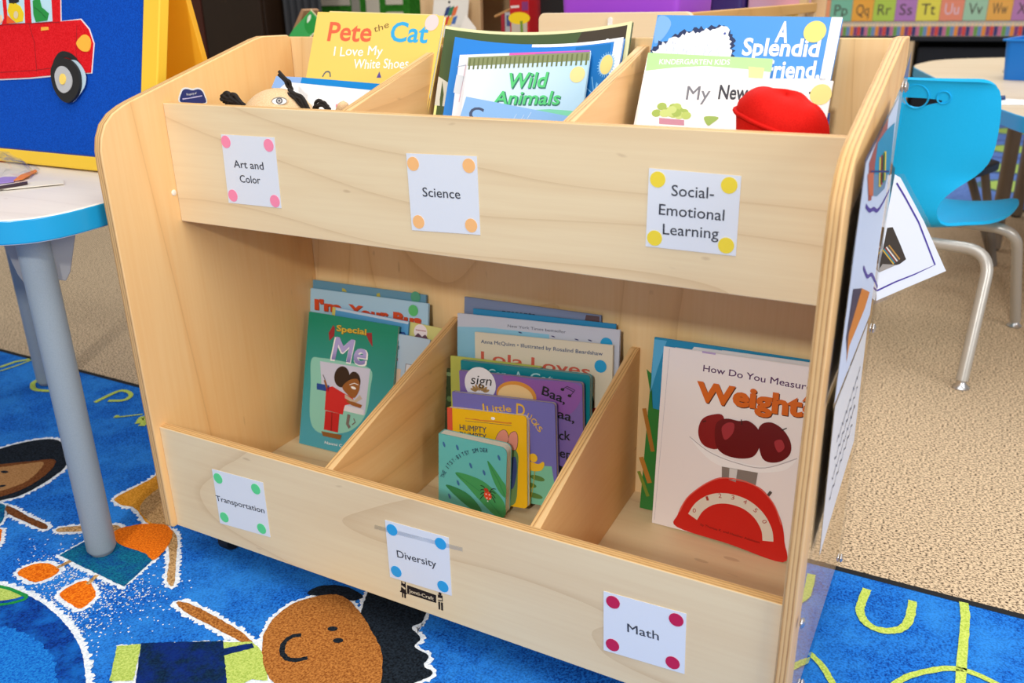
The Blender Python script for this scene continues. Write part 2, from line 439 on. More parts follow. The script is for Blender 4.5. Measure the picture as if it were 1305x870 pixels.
rug.ribbon(catmull([(0.3105,-0.0549),(0.3012,-0.0631),(0.3002,-0.0774),(0.3108,-0.0922),(0.3244,-0.0984),(0.3373,-0.095),(0.3472,-0.0851)], 5, False), .007, P_DARK, .0016, .0006)
rug.ell((0.3403,-0.0257), .007, .0048, P_DARK, .0016, 20); rug.ell((0.362,-0.0409), .007, .0048, P_DARK, .0016, 20)
woven([(0.1052,-0.0834),(0.1095,-0.0773),(0.1358,-0.0756),(0.1893,-0.0805),(0.2336,-0.0869),(0.2615,-0.0953),(0.2622,-0.1018),(0.229,-0.0997),(0.1747,-0.0952),(0.1344,-0.0916)], P_BROWN)
rug.poly(fuzz([(0.1008,-0.1821),(0.2636,-0.0857),(0.3,-0.1026),(0.3328,-0.1381),(0.3539,-0.1814),(0.19,-0.2653)], .0035, .002), P_WHITE, .0003)
rug.poly(fuzz([(0.1286,-0.1646),(0.2244,-0.1108),(0.3284,-0.1945),(0.2157,-0.2521)], .004, .0007), P_NAVY, .0011)
rug.poly(fuzz([(0.1044,-0.1837),(0.1298,-0.1656),(0.177,-0.2176),(0.1502,-0.2313)], .004, .0007), P_LIME, .0012)
rug.poly(fuzz([(0.2266,-0.113),(0.2585,-0.0951),(0.2766,-0.0995),(0.2985,-0.1083),(0.3292,-0.1399),(0.3104,-0.1465),(0.296,-0.175)], .004, .0007), P_LIME, .0012)
rug.poly(fuzz([(0.2348,-0.1225),(0.2626,-0.0965),(0.271,-0.1024),(0.2466,-0.1314)], .004, .0007), P_NAVY, .0014)
# the child by the table leg
woven([(-0.2146,0.0688),(-0.2151,0.1003),(-0.2125,0.1406),(-0.2087,0.1799),(-0.1127,0.1082),(-0.0636,0.0575),(-0.0964,0.0412),(-0.1573,0.0638),(-0.1851,0.061)], P_GOLD)
rug.poly(fuzz(catmull([(-0.146,0.064),(-0.1686,0.1031),(-0.1685,0.1442),(-0.1127,0.1082),(-0.0613,0.0587),(-0.0894,0.0447)], 4), .004, .0007), P_TAN, .0011)
woven([(-0.2215,-0.0366),(-0.2078,-0.0221),(-0.1766,-0.0015),(-0.1394,0.0146),(-0.1278,0.0051),(-0.1723,-0.0196),(-0.2098,-0.0409)], P_TAN, .006)
woven([(-0.0488,0.0347),(-0.0467,0.0457),(-0.0153,0.027),(0.0318,-0.0187),(0.0664,-0.0528),(0.0631,-0.0586),(0.0434,-0.0454),(0.0071,-0.0087)], P_TAN)
rug.poly(fuzz(grow([(-0.1511,-0.0835),(-0.147,-0.0244),(-0.0437,-0.004),(-0.0105,-0.022),(0.0056,-0.0917),(-0.0993,-0.089)], .006), .0026, .003), P_WHITE, .0005)
rug.poly(fuzz([(-0.1511,-0.0835),(-0.147,-0.0244),(-0.0901,-0.0105),(-0.0105,-0.022),(0.0056,-0.0917)], .004, .0007), P_TEAL, .0012)
woven([(-0.1286,-0.0003),(-0.1199,0.0217),(-0.0964,0.0412),(-0.0669,0.0508),(-0.0396,0.0393),(-0.0191,0.0131),(-0.0072,-0.0249),(-0.0338,-0.02),(-0.0631,-0.0208),(-0.0977,-0.0191)], P_ORANGE, 0, .0016)
woven([(-0.1693,-0.1418),(-0.1683,-0.1193),(-0.1501,-0.1057),(-0.1182,-0.1073),(-0.1131,-0.1242),(-0.1221,-0.1436),(-0.1419,-0.1451)], P_ORANGE, .0062)
woven([(-0.0653,-0.1458),(-0.065,-0.1148),(-0.0502,-0.1073),(-0.0177,-0.1217),(-0.0088,-0.1391),(-0.0088,-0.1545),(-0.0302,-0.1537)], P_ORANGE, .0062)
rug.ribbon([(-0.1261,-0.1069),(-0.1227,-0.0852)], .007, P_TAN, .0010, .0006); rug.ribbon([(-0.0474,-0.1122),(-0.0545,-0.0905)], .007, P_TAN, .0010, .0006)
# the child at the left edge
woven([(-0.5737,0.0322),(-0.5733,0.094),(-0.5477,0.1424),(-0.5112,0.1676),(-0.4619,0.1558),(-0.4089,0.1202),(-0.3851,0.0864),(-0.3731,0.0219),(-0.3836,-0.0152),(-0.4359,-0.0526)], P_DARK, .007)
rug.poly(fuzz(catmull([(-0.5559,0.0213),(-0.5137,0.0552),(-0.471,0.0895),(-0.436,0.1135),(-0.4061,0.0824),(-0.3907,0.0341),(-0.3998,-0.0118),(-0.441,-0.0494)], 4), .004, .0007), P_UMBER, .0011)
rug.poly(fuzz(catmull([(-0.5443,0.0141),(-0.5023,0.0478),(-0.468,0.081),(-0.4439,0.0963),(-0.4166,0.0582),(-0.4113,0.0179),(-0.4513,-0.0431)], 4), .004, .0007), P_FACE, .0013)
rug.ell((-0.4775,0.0407), .008, .004, P_DARK, .0016, 10); rug.ell((-0.4331,0.0071), .006, .004, P_DARK, .0016, 40)
woven([(-0.3642,-0.0309),(-0.3448,-0.0295),(-0.2907,-0.0349),(-0.2518,-0.0364),(-0.2367,-0.0442),(-0.2505,-0.0486),(-0.2937,-0.0469),(-0.3405,-0.0437)], P_UMBER, .006)
woven([(-0.4359,-0.0526),(-0.3789,-0.0298),(-0.3548,-0.0399),(-0.3205,-0.0707),(-0.3185,-0.1249)], P_TEAL, .006)
woven([(-0.3406,-0.1113),(-0.3094,-0.0806),(-0.2873,-0.0896),(-0.2586,-0.1188),(-0.2721,-0.1534)], P_ORANGE, .006)
# the big globe at the lower left
woven([(-0.2385,-0.198),(-0.1921,-0.1789),(-0.132,-0.1693),(-0.0658,-0.1717),(0.0032,-0.1858),(0.0626,-0.2083),(0.1068,-0.2347),(0.157,-0.2751),(0.1829,-0.342),(0.0856,-0.392)], P_DEEP, .009)
rug.poly(fuzz(catmull([(-0.2028,-0.1842),(-0.1636,-0.1729),(-0.1223,-0.1684),(-0.11,-0.1743),(-0.1221,-0.1904),(-0.1595,-0.2113)], 4), .004, .0007), P_LIME, .0012)
rug.ribbon(catmull([(-0.1742,-0.1782),(-0.1372,-0.1719),(-0.1004,-0.1735),(-0.1117,-0.1949),(-0.1389,-0.2126)], 4, False), .006, pile('leaf', '157a3a', '2c9c4c'), .0013, .0006)
rug.poly(fuzz(catmull([(-0.1125,-0.2517),(-0.0634,-0.2268),(0.005,-0.2273),(0.0663,-0.2459),(0.1172,-0.2954),(0.0305,-0.3398)], 5), .004, .003), pile('sky', '0d55b8', '2488dc'), .0011)
# letters and loops along the border
LIMELINE = pile('lime_line', 'a8c048', 'd0e070')
def line(pts, w, smooth=6): rug.ribbon(catmull(pts, smooth, False) if smooth else pts, w, LIMELINE, .0010, .0006)
line([(-0.9668,0.3504),(-0.9646,0.3888),(-0.9469,0.4135)], .010, 0); line([(-0.9438,0.3354),(-0.9378,0.3748),(-0.9387,0.412)], .006, 0)
line([(-0.7965,0.3609),(-0.8116,0.3438),(-0.8042,0.3231),(-0.7727,0.3051),(-0.7454,0.309),(-0.7293,0.3168)], .011)
line([(-0.5874,0.3182),(-0.5907,0.3792),(-0.5716,0.3885),(-0.5463,0.378),(-0.54,0.3544),(-0.5678,0.3365)], .010)
line([(-0.4852,0.2882),(-0.4645,0.3064),(-0.4452,0.324)], .005, 0); line([(-0.418,0.2891),(-0.433,0.3136),(-0.4136,0.307),(-0.4033,0.2846)], .014); line([(-0.4899,0.29),(-0.4824,0.2936)], .012, 0)
line([(0.969,0.3882),(0.9664,0.3538),(0.9674,0.3318),(0.977,0.3131),(0.9929,0.3052),(1.0108,0.3108),(1.0237,0.3261),(1.0289,0.3538),(1.0286,0.3891)], [.0115] * 49)
line([(1.0914,0.417),(1.0951,0.3783),(1.0954,0.3101),(1.0953,0.2047)], .0115)
line([(0.9993,0.1284),(1.0124,0.1764),(1.0323,0.2217),(1.0568,0.2493),(1.0866,0.2707),(1.1174,0.2711),(1.1517,0.259)], .0085)
line([(0.9211,0.2182),(0.9373,0.204),(0.9508,0.1862),(0.969,0.1542)], .0085)
# white flecks scattered through the blue
for i in range(1500):
    a, b = random.choice(((-.02, -.19), (-.06, -.13), (-.0, -.22), (.02, -.10), (-.10, -.10)))
    x, y = a + random.gauss(0, .045), b + random.gauss(0, .03); s = random.uniform(.0006, .0017)
    rug.poly([(x - s, y - s * .5), (x + s, y - s), (x + s * .6, y + s), (x - s * .4, y + s * .8)], P_WHITE, .0002)
tag(rug.done('classroom_rug', fr=((0, 0, .012), (1, 0, 0), (0, 0, -1), (0, 1, 0))), 'blue rug with woven children, letters and a globe under the bookcase', 'rug')

# ------------------------------------------------------------------ the mobile book display
WID, TH = .9272, .0138
bc = empty('book_display_case', (0, 0, 0), label='birch plywood rolling book display case with six open bins', cat='bookcase')
PLY_L = plywood('plywood_edge_left_side', 'x', TH, 0); PLY_R = plywood('plywood_edge_right_side', 'x', TH, WID - TH)
PLY_UF = plywood('plywood_edge_upper_panel', 'y', TH, .1107); PLY_LF = plywood('plywood_edge_lower_panel', 'y', TH, .0107)
PLY_B = plywood('plywood_edge_back', 'y', .012, .3816)
for x0, pm, DEP in ((0, PLY_L, .3814), (WID - TH, PLY_R, .366)):
    prof = [(0, .066), (.004, .0608), (DEP, .0608), (DEP, .752), (DEP - .006, .758), (.318, .7585), (.300, .755)]
    prof += [(.06, .689), (.045, .684), (.028, .676), (.014, .664), (.005, .648), (.0008, .632), (0, .615)]
    bm = bmesh.new(); prism(bm, prof, x0, x0 + TH, 'x', 0, 1)
    link('side_panel', bm, [WOOD_V, pm], bc, smooth=30, bevel=.0016, seg=2)
def panel(name, x0, x1, y0, y1, z0, z1, wm, em, edge):
    bm = bmesh.new(); box(bm, x0, x1, y0, y1, z0, z1)
    bm.normal_update(); bmesh.ops.recalc_face_normals(bm, faces=bm.faces)
    for f in bm.faces:
        if abs(f.normal['xyz'.index(edge)]) > .5: f.material_index = 1
    return link(name, bm, [wm, em], bc, bevel=.0012)
IN0, IN1 = TH, WID - TH
panel('upper_front_panel', IN0, IN1, .1107, .1107 + TH, .5157, .6812, WOOD_H, PLY_UF, 'z')
lowf = panel('lower_front_panel', IN0, IN1, .0107, .0107 + TH, .0612, .2304, WOOD_H, PLY_LF, 'z')
panel('back_panel', .001, WID - .003, .3816, .3916, .0612, .7548, WOOD_B, PLY_B, 'z')
panel('back_cleat', IN1 + .0002, IN1 + .007, .3662, .3814, .07, .745, WOOD_V, WOOD_V, 'z')
panel('upper_shelf', IN0, IN1, .1107 + TH, .3816, .520, .5335, WOOD_H, WOOD_H, 'z')
panel('lower_shelf', IN0, IN1, .0107 + TH, .3816, .0700, .0838, WOOD_H, WOOD_H, 'z')
for (x0, kl), (x1, ku) in (((.311, -.035), (.314, -.060)), ((.6185, -.035), (.617, -.045))):
    for lo, k, top in ((x0, kl, False), (x1, ku, True)):
        pd = plywood('plywood_edge_divider', 'x', TH, lo - TH / 2)
        bm = bmesh.new()
        pr = [(.1245, .5335), (.3816, .5335), (.3816, .745), (.372, .7445), (.1245, .6812)] if top else [(.0245, .0838), (.3816, .0838), (.3816, .325), (.372, .3255), (.0245, .2285)]
        prism(bm, pr, lo - TH / 2, lo + TH / 2, 'x', 0, 1)
        for v in bm.verts: v.co.x += k * (v.co.y - .2)
        link('divider', bm, [WOOD_D, pd], bc, bevel=.001)
RUBBER = mat('141416', .6)
for cx, cy in ((.075, .055), (WID - .075, .055), (.075, .32), (WID - .075, .32)):
    bm = bmesh.new(); box(bm, cx - .018, cx + .018, cy - .02, cy + .02, .056, .0606)
    box(bm, cx - .016, cx - .012, cy - .012, cy + .012, .028, .058); box(bm, cx + .012, cx + .016, cy - .012, cy + .012, .028, .058)
    c = link('caster', bm, mat('2a2a2c', .5, .4), bc, bevel=.001)
    bm = bmesh.new(); lathe(bm, [(.017, -.010), (.0195, -.007), (.0195, .007), (.017, .010)], seg=28)
    w = link('wheel', bm, RUBBER, c, smooth=40); w.matrix_basis = Matrix.Translation((cx, cy, .0322)) @ Matrix.Rotation(R(90), 4, 'Y')
# clear display sheet screwed to the right side
bm = bmesh.new(); prism(bm, [(.012, .064), (.362, .064), (.362, .742), (.30, .712), (.012, .632)], WID + .0006, WID + .0034, 'x')
link('acrylic_sheet', bm, ACRYLIC, bc)
for y, z in ((.335, .706), (.354, .415), (.350, .078), (.018, .21), (.085, .076)):
    bm = bmesh.new(); lathe(bm, [(.0032, 0), (.0058, .001), (.0058, .0022), (.0035, .004)], seg=16)
    s = link('screw', bm, STEEL, bc, smooth=40); s.matrix_basis = Matrix.Translation((WID + .0034, y, z)) @ Matrix.Rotation(R(90), 4, 'Y')
bm = bmesh.new(); lathe(bm, [(.0042, 0), (.0042, .0008), (.003, .0016)], seg=16)
s = link('screw_cap', bm, mat('f4ead8', .4), bc, smooth=40); s.matrix_basis = Matrix.Translation((TH, .105, .558)) @ Matrix.Rotation(R(90), 4, 'Y')
s['label'] = 'white screw cap'
# printed maker's mark: two small figures carrying a name board
A = Art(); INK = mat('17120f', .6)
A.poly([(0.4441,0.0961),(0.4891,0.0956),(0.4883,0.083),(0.4431,0.0821)], INK, .0003)
A.text('Jonti-Craft', [(0.4464,0.0857),(0.4849,0.0861)], .0052, mat('e9d4ae', .6), .0005, bold=.01)
for fig in ([(0.4351,0.0992),(0.4419,0.0997),(0.4417,0.0803),(0.433,0.0811)], [(0.4916,0.0977),(0.4988,0.0983),(0.4988,0.0892),(0.4916,0.0879)]): A.poly(fig, INK, .0003)
A.poly([(0.4352,0.0931),(0.4412,0.0901),(0.4404,0.0874),(0.4344,0.0903)], mat('e2cba2', .6), .0005)
A.poly([(0.4919,0.0929),(0.4979,0.0938),(0.4977,0.0907),(0.4917,0.0898)], mat('e2cba2', .6), .0005)
A.ell((0.4388,0.0986), .0022, .0022, mat('d8bd92', .6), .0006); A.ell((0.4953,0.1002), .0022, .0022, INK, .0006)
for leg in ([(0.4347,0.0817),(0.437,0.0812),(0.4364,0.0735),(0.4343,0.0734)], [(0.4382,0.081),(0.4409,0.0813),(0.4405,0.0737),(0.4379,0.0734)], [(0.4917,0.0867),(0.4945,0.0871),(0.4941,0.0746),(0.4916,0.0744)], [(0.4957,0.0869),(0.4987,0.0873),(0.4984,0.0747),(0.4955,0.0745)]): A.poly(leg, INK, .0003)
A.poly([(0.4319,0.0832),(0.4425,0.0831),(0.4423,0.0806),(0.4318,0.0813)], INK, .0004)
mk = A.done('maker_mark', lowf, fr=((0.0000,0.0107,0.0000),(1.0000,0.0000,0.0000),(0.0000,1.0000,0.0000),(0.0000,0.0000,1.0000))); mk['label'] = 'black printed maker mark with two figures'

# ------------------------------------------------------------------ paper bin labels, each taped to its panel
def card(corners, lines, dots, dotm, label, fr, tape=None):
    A = Art(); A.slab(corners, WHITE, .0002, .0008)
    root = A.done('label_card', fr=fr); tag(root, label, 'label', 'paper bin labels')
    T = Art()
    for s, b, cap in lines: T.text(s, b, cap, mat('3a3c44', .6), .0011, bold=.004)
    T.done('lettering', root, fr=fr)
    for c in dots:
        D = Art(); D.slab([(c[0] + .0083 * math.cos(R(k * 12)), c[1] + .0083 * math.sin(R(k * 12))) for k in range(30)], mat(dotm, .45), .0008, .0012)
        D.done('dot_sticker', root, fr=fr)
    if tape:
        D = Art(); D.slab(tape, FILM, .0009, .0011); D.done('tape_strip', root, fr=fr)
card([(0.1167,0.6439),(0.2107,0.6447),(0.2086,0.5522),(0.1136,0.5513)], [('Art and', [(0.133,0.6011),(0.1862,0.6016)], .0098), ('Color', [(0.1408,0.5816),(0.1775,0.5823)], .0098)],
     [(0.1242,0.6345),(0.1996,0.6341),(0.1236,0.562),(0.1989,0.5609)], 'ff8fab', 'white card with pink dots reading Art and Color', ((0.0000,0.1107,0.0000),(1.0000,0.0000,0.0000),(0.0000,1.0000,0.0000),(0.0000,0.0000,1.0000)))
card([(0.4154,0.637),(0.5126,0.6394),(0.5138,0.548),(0.4169,0.5438)], [('Science', [(0.436,0.5871),(0.4888,0.5887)], .0108)],
     [(0.4246,0.6251),(0.5017,0.628),(0.4275,0.5551),(0.5019,0.5581)], 'ffc07a', 'white card with orange dots reading Science', ((0.0000,0.1107,0.0000),(1.0000,0.0000,0.0000),(0.0000,1.0000,0.0000),(0.0000,0.0000,1.0000)))
card([(0.7184,0.6401),(0.8137,0.6389),(0.8143,0.5576),(0.7177,0.5571)], [('Social-', [(0.7436,0.6136),(0.7879,0.6141)], .0112), ('Emotional', [(0.731,0.5928),(0.7998,0.5928)], .0112), ('Learning', [(0.7362,0.5723),(0.7954,0.5736)], .0112)],
     [(0.7282,0.6291),(0.8024,0.6288),(0.7274,0.5671),(0.8036,0.5675)], 'f5da3c', 'white card with yellow dots reading Social-Emotional Learning', ((0.0000,0.1107,0.0000),(1.0000,0.0000,0.0000),(0.0000,1.0000,0.0000),(0.0000,0.0000,1.0000)))
card([(0.1122,0.1848),(0.2099,0.1879),(0.2094,0.0986),(0.1107,0.0933)], [('Transportation', [(0.1112,0.1324),(0.2053,0.1372)], .0088)],
     [(0.122,0.1719),(0.1945,0.1737),(0.1219,0.1067),(0.1947,0.1087)], '5fd98a', 'white card with green dots reading Transportation', ((0.0000,0.0107,0.0000),(1.0000,0.0000,0.0000),(0.0000,1.0000,0.0000),(0.0000,0.0000,1.0000)))
card([(0.4171,0.1876),(0.5132,0.19),(0.5132,0.1033),(0.4176,0.1002)], [('Diversity', [(0.4325,0.1362),(0.4929,0.1395)], .0105)],
     [(0.4272,0.1758),(0.501,0.1777),(0.4287,0.1125),(0.5008,0.1135)], '2aa3dc', 'white card with blue dots reading Diversity', ((0.0000,0.0107,0.0000),(1.0000,0.0000,0.0000),(0.0000,1.0000,0.0000),(0.0000,0.0000,1.0000)), [(0.3999,0.1754),(0.5331,0.1819),(0.5328,0.1761),(0.3993,0.1693)])
card([(0.7189,0.1813),(0.8151,0.1847),(0.8173,0.1038),(0.7206,0.0991)], [('Math', [(0.749,0.1363),(0.7861,0.1384)], .0112)],
     [(0.7306,0.1703),(0.8043,0.173),(0.7315,0.1107),(0.8032,0.114)], 'c81e4a', 'white card with crimson dots reading Math', ((0.0000,0.0107,0.0000),(1.0000,0.0000,0.0000),(0.0000,1.0000,0.0000),(0.0000,0.0000,1.0000)))
# navy property sticker inside the left side
A = Art(); pts = catmull([(0.1405,0.6801),(0.1456,0.6913),(0.1506,0.6951),(0.1576,0.6949),(0.1658,0.6926),(0.1761,0.6932),(0.1828,0.6899),(0.1859,0.6831),(0.1855,0.6732),(0.1554,0.6764)], 5)
A.slab(grow(pts, .0022), WHITE, .0002, .0005); A.poly(pts, mat('1b2a6e', .4), .0007)
A.text('Property of', [(0.1538,0.6864),(0.1719,0.6868)], .0030, WHITE, .0009)
A.ribbon([(0.1452,0.6823),(0.1566,0.6825),(0.1667,0.6828),(0.1815,0.6835)], .0016, mat('b8b4dc', .5), .0009, .0004)
tag(A.done('property_sticker', fr=((0.0138,0.0000,0.0000),(0.0000,1.0000,0.0000),(-1.0000,0.0000,0.0000),(0.0000,0.0000,1.0000))), 'small navy rounded sticker with white border inside the left wooden side', 'sticker')

# ------------------------------------------------------------------ laminated sheets hung on the clear side
def sheet(name, outline, label, fr, fn, curl=None, page=None):
    A = Art(); A.poly(grow(outline, .006), FILM, .0004); A.poly(outline, WHITE if page is None else page, .0007)
    fn(A)
    if curl: A.cut(14); A.warp(curl)
    return tag(A.done(name, fr=fr, smooth='raw' if 0 else None), label, 'paper sheet', 'laminated sheets on the bookcase side')
PURPLE = mat('4a3a94', .5)
def art1(A):
    A.poly([(0.0535,0.6685),(0.0951,0.6825),(0.1623,0.6936),(0.1653,0.68),(0.109,0.6686),(0.1015,0.6493),(0.1084,0.6256),(0.0841,0.6298)], mat('a8503a', .4), .0010)
    A.poly([(0.0983,0.6793),(0.1564,0.6827),(0.2283,0.681),(0.2453,0.6256),(0.1126,0.6488),(0.0995,0.6568)], mat('1c8fb4', .4), .0011)
    A.poly([(0.0783,0.6576),(0.2324,0.6311),(0.2163,0.6161),(0.1511,0.6208),(0.0899,0.6343)], mat('6e8ea8', .4), .0010)
    A.poly([(0.0524,0.6593),(0.0966,0.6544),(0.1171,0.6276),(0.0778,0.6367)], mat('d06a3a', .4), .0012)
    for k, c in enumerate(('d8c43c', 'a03a3a', '2f8a5a', 'd8c43c')):
        q = [(0.1262,0.6624),(0.1464,0.6592),(0.1756,0.6254),(0.1539,0.6295)]; A.poly([(x + k * .012, y) for x, y in q], mat(c, .4), .0013)
    A.poly([(0.0717,0.6594),(0.2313,0.6321),(0.2341,0.6296),(0.0736,0.6574)], mat('2c2f6c', .4), .0014)
    A.ribbon(catmull([(0.0707,0.6283),(0.1065,0.6164),(0.1381,0.6113),(0.176,0.6017),(0.22,0.6007),(0.2693,0.6044)], 5, False), .004, PURPLE, .0010)
sheet('laminated_page', [(.028, .452), (.248, .468), (.242, .706), (.034, .672)], 'laminated page with teal and orange picture on the bookcase right side', ((.9345, 0, 0), (0, 1, 0), (-1, 0, 0), (0, 0, 1)), art1, page=mat('cfdcf0', .4))
def art2(A):
    A.poly([(0.057,0.5548),(0.1272,0.5348),(0.0738,0.5095),(0.0772,0.4802),(0.0509,0.5096)], mat('2d2f52', .4), .0010)
    A.poly([(0.1272,0.5348),(0.2082,0.5065),(0.1817,0.4972),(0.084,0.4899),(0.0767,0.4748),(0.0653,0.5085)], mat('d8802e', .4), .0011)
    A.ribbon(catmull([(0.1164,0.5593),(0.1633,0.5367),(0.2082,0.5257),(0.2901,0.4877)], 5, False), .004, PURPLE, .0012)
    for k in range(4):
        A.ribbon([(.085 + .007 * i, .385 - .022 * k + .004 * math.sin(2.1 * i + k) + .0015 * i) for i in range(20)], .0026, mat('77777e', .6), .0012, .0006)
sheet('laminated_page', [(.066, .262), (.268, .300), (.238, .462), (.036, .446)], 'long laminated page with orange and navy stripes low on the bookcase side', ((.9345, 0, 0), (0, 1, 0), (-1, 0, 0), (0, 0, 1)), art2, page=mat('e0e2e4', .35))
def art3(A):
    A.ribbon([(0.0016,0.0971),(0.0155,0.0803),(0.0415,0.0469),(0.076,-0.0094),(0.0475,-0.0184),(0.02,-0.0253),(-0.0048,-0.0335)], .0022, PURPLE, .0010, .0003)
    A.poly([(-0.0028,0.0443),(0.0049,0.0445),(0.0201,0.021),(0.0312,0.0023),(0.023,-0.0028),(-0.0065,-0.0085)], mat('3c342c', .4), .0010)
    for k, (a, c) in enumerate(zip((0, 3, 6, 9, 12, 15), ('c8a23c', '2f7f8c', '8a3a34', 'd8d4c8', '5c5248', 'b8863c'))):
        A.ribbon([(x + .0016 * k, y + .001 * k) for x, y in [(-0.0051,0.0177),(0.0138,-0.0018)]], .0016, mat(c, .4), .0012)
    A.poly([(-0.0077,-0.0084),(-0.0023,-0.0001),(0.0186,-0.0033),(-0.0062,-0.0105)], mat('9c948a', .5), .0012)
sheet('laminated_page', [(-0.0023,0.1074),(0.0061,0.1031),(0.0493,0.0472),(0.0945,-0.0194),(0.0443,-0.0331),(-0.0039,-0.0467),(-0.0089,0.0064)], 'white laminated page with purple border sticking out past the bookcase right edge', ((0.9335,0.3500,0.5000),(0.7021,0.7121,0.0000),(-0.7121,0.7021,0.0000),(0.0000,0.0000,1.0000)), art3)

# ------------------------------------------------------------------ books
def book(fr, size, label, cover, t=.004, r=0., art=None, name='picture_book', pages='f4f1e8', spine=None, board=False, group=None, bend=None, rough=.32):
    w, h = size
    root = empty(name, M=frame(fr), label=label, cat='book', group=group)
    cm = cover if not isinstance(cover, str) else mat(cover, rough)
    ct = .0016 if board else .0007
    A = Art()
    o = roundrect(0, w, 0, h, r, 5, (0, 1, 1, 0)) if r else [(0, 0), (w, 0), (w, h), (0, h)]
    A.slab(o, cm, -ct, 0); A.slab(o, cm, -t, -t + ct)
    A.slab([(0, 0), (ct, 0), (ct, h), (0, h)], spine and mat(spine, rough) or cm, -t + ct, -ct)
    if art: art(A, w, h)
    if bend: A.cut(12); A.warp(bend)
    c = A.done('cover', root, local=True)
    P = Art(); i = .0012 if not board else .0004
    k = 3 if board else 1
    for q in range(k):
        d0 = -t + ct + (t - 2 * ct) * q / k; d1 = -t + ct + (t - 2 * ct) * (q + (.86 if board else 1)) / k
        ro = roundrect(ct + .0002, w - i, i, h - i, max(r - i, .001), 5, (0, 1, 1, 0)) if r else [(ct + .0002, i), (w - i, i), (w - i, h - i), (ct + .0002, h - i)]
        P.slab(ro, mat(pages, .7), d0 + .00002, d1 - .00002)
    if bend: P.cut(12); P.warp(bend)
    P.done('page_block', root, local=True)
    return root
D1, D2, D3, D4, D5 = .0002, .0004, .0006, .0008, .0010
def dot(A, c, m, d=D5, r=.0095): A.ell(c, r, r, m, d)
WT = mat('fbfbfb', .4)

# lower left bin, front to back
def a_special(A, w, h):
    gold = mat('d8b23c', .35); red = mat('9c2c34', .35); skin = mat('9a5f2c', .4); dk = mat('33231c', .4)
    A.poly(catmull([(0.0129,0.1513),(0.0342,0.1574),(0.0837,0.1585),(0.1355,0.1547),(0.1388,0.1219),(0.1339,0.0765),(0.1081,0.0444),(0.0635,0.0287),(0.0331,0.0298),(0.019,0.0523),(0.0154,0.1074)], 5), mat('8fd0c0', .35), D1)
    A.poly([(0.0315,0.1515),(0.1355,0.1547),(0.1323,0.0762),(0.0883,0.079),(0.039,0.1087)], mat('cfd2e8', .35), D2)
    A.poly([(0.0285,0.1124),(0.0553,0.1129),(0.0563,0.1021),(0.0295,0.1015)], mat('1f4a9c', .35), D3)
    for q in ([(0.0448,0.2027),(0.0533,0.2174),(0.0571,0.2126),(0.0567,0.199),(0.0478,0.1895)], [(0.1199,0.2136),(0.1324,0.2154),(0.1363,0.1921),(0.1275,0.2014)]): A.poly(q, red, D2)
    A.text('Special', [(0.0608,0.2077),(0.1219,0.2099)], .0095, mat('6a5a20', .35), D2, bold=.05, jit=.06)
    A.text('Special', [(0.0608,0.2084),(0.1218,0.2105)], .0095, gold, D3, bold=.025, jit=.06)
    A.text('Me', [(0.0542,0.1578),(0.1271,0.1587)], .038, WT, D2, bold=.050, shear=.15)
    A.text('Me', [(0.0565,0.1596),(0.1246,0.1597)], .038, gradient('printed_blue_blend', 'z', .142, .176, '28348c', 'b0a8e0'), D4, bold=.028, shear=.15)
    # two children at a water fountain
    A.poly([(0.0491,0.1077),(0.0619,0.1126),(0.0841,0.1055),(0.1058,0.0999),(0.1099,0.0911),(0.091,0.0849),(0.0878,0.0679),(0.0495,0.0691)], mat('d0282c', .35), D3)
    A.poly([(0.0513,0.068),(0.0812,0.0681),(0.0812,0.035),(0.0512,0.0347)], mat('c42428', .35), D4)
    A.poly([(0.0647,0.0677),(0.0663,0.068),(0.0679,0.0351),(0.0662,0.0348)], mat('8c1a1c', .35), D5)
    A.ell((0.0798,0.1321), .0155, .0185, dk, D4, -15); A.ell((0.106,0.1297), .0125, .0155, dk, D3, 10)
    A.poly(catmull([(0.083,0.1163),(0.0963,0.1294),(0.1121,0.1334),(0.118,0.1223),(0.1146,0.1082),(0.1058,0.0999),(0.0887,0.1077)], 5), skin, D5)
    A.ell((0.1056,0.1175), .0055, .0022, WT, .0012, -8); A.ribbon([(0.0972,0.1214),(0.1064,0.1257),(0.1146,0.1244)], .0012, WT, .0012)
    A.poly([(0.0891,0.1037),(0.1094,0.0964),(0.1195,0.1077),(0.1249,0.1019),(0.1099,0.0911),(0.0898,0.097)], mat('c8b8a4', .4), .0011)
    A.poly([(0.0918,0.0933),(0.1097,0.0938),(0.126,0.0913),(0.1234,0.0854),(0.1038,0.0873)], skin, .0012)
    A.poly([(0.091,0.0849),(0.13,0.0839),(0.1309,0.0746),(0.0887,0.0749)], mat('e2e4ee', .35), D4)
    A.ribbon([(0.1006,0.0703),(0.0991,0.0536),(0.1045,0.0478)], .006, mat('7c6e6a', .35), D4); A.ribbon([(0.1109,0.0654),(0.1147,0.0593),(0.1088,0.0541)], .002, mat('7c6e6a', .35), D4)
    A.ribbon([(0.0507,0.108),(0.0445,0.1207)], .004, skin, D4); A.ribbon([(0.0461,0.1209),(0.0403,0.1296)], .0012, dk, D5)
    A.poly([(0.0465,0.031),(0.0632,0.0315),(0.0897,0.0325),(0.0872,0.0237),(0.0506,0.0234)], mat('8a5c2c', .4), .0012)
    A.text('Naomi C', [(0.0552,0.0104),(0.0918,0.0115)], .0045, WT, D2)
book(((0.0356,0.2682,0.0847),(0.9994,0.0343,-0.0020),(-0.0335,0.9607,-0.2756),(-0.0075,0.2755,0.9613)), (0.1832,0.2332), 'green children cover book showing a child in red, front of lower left bin', gradient('green_teal_cover', 'z', .02, .22, '4ba4b8', '0c8a6c'), art=a_special, t=.005)
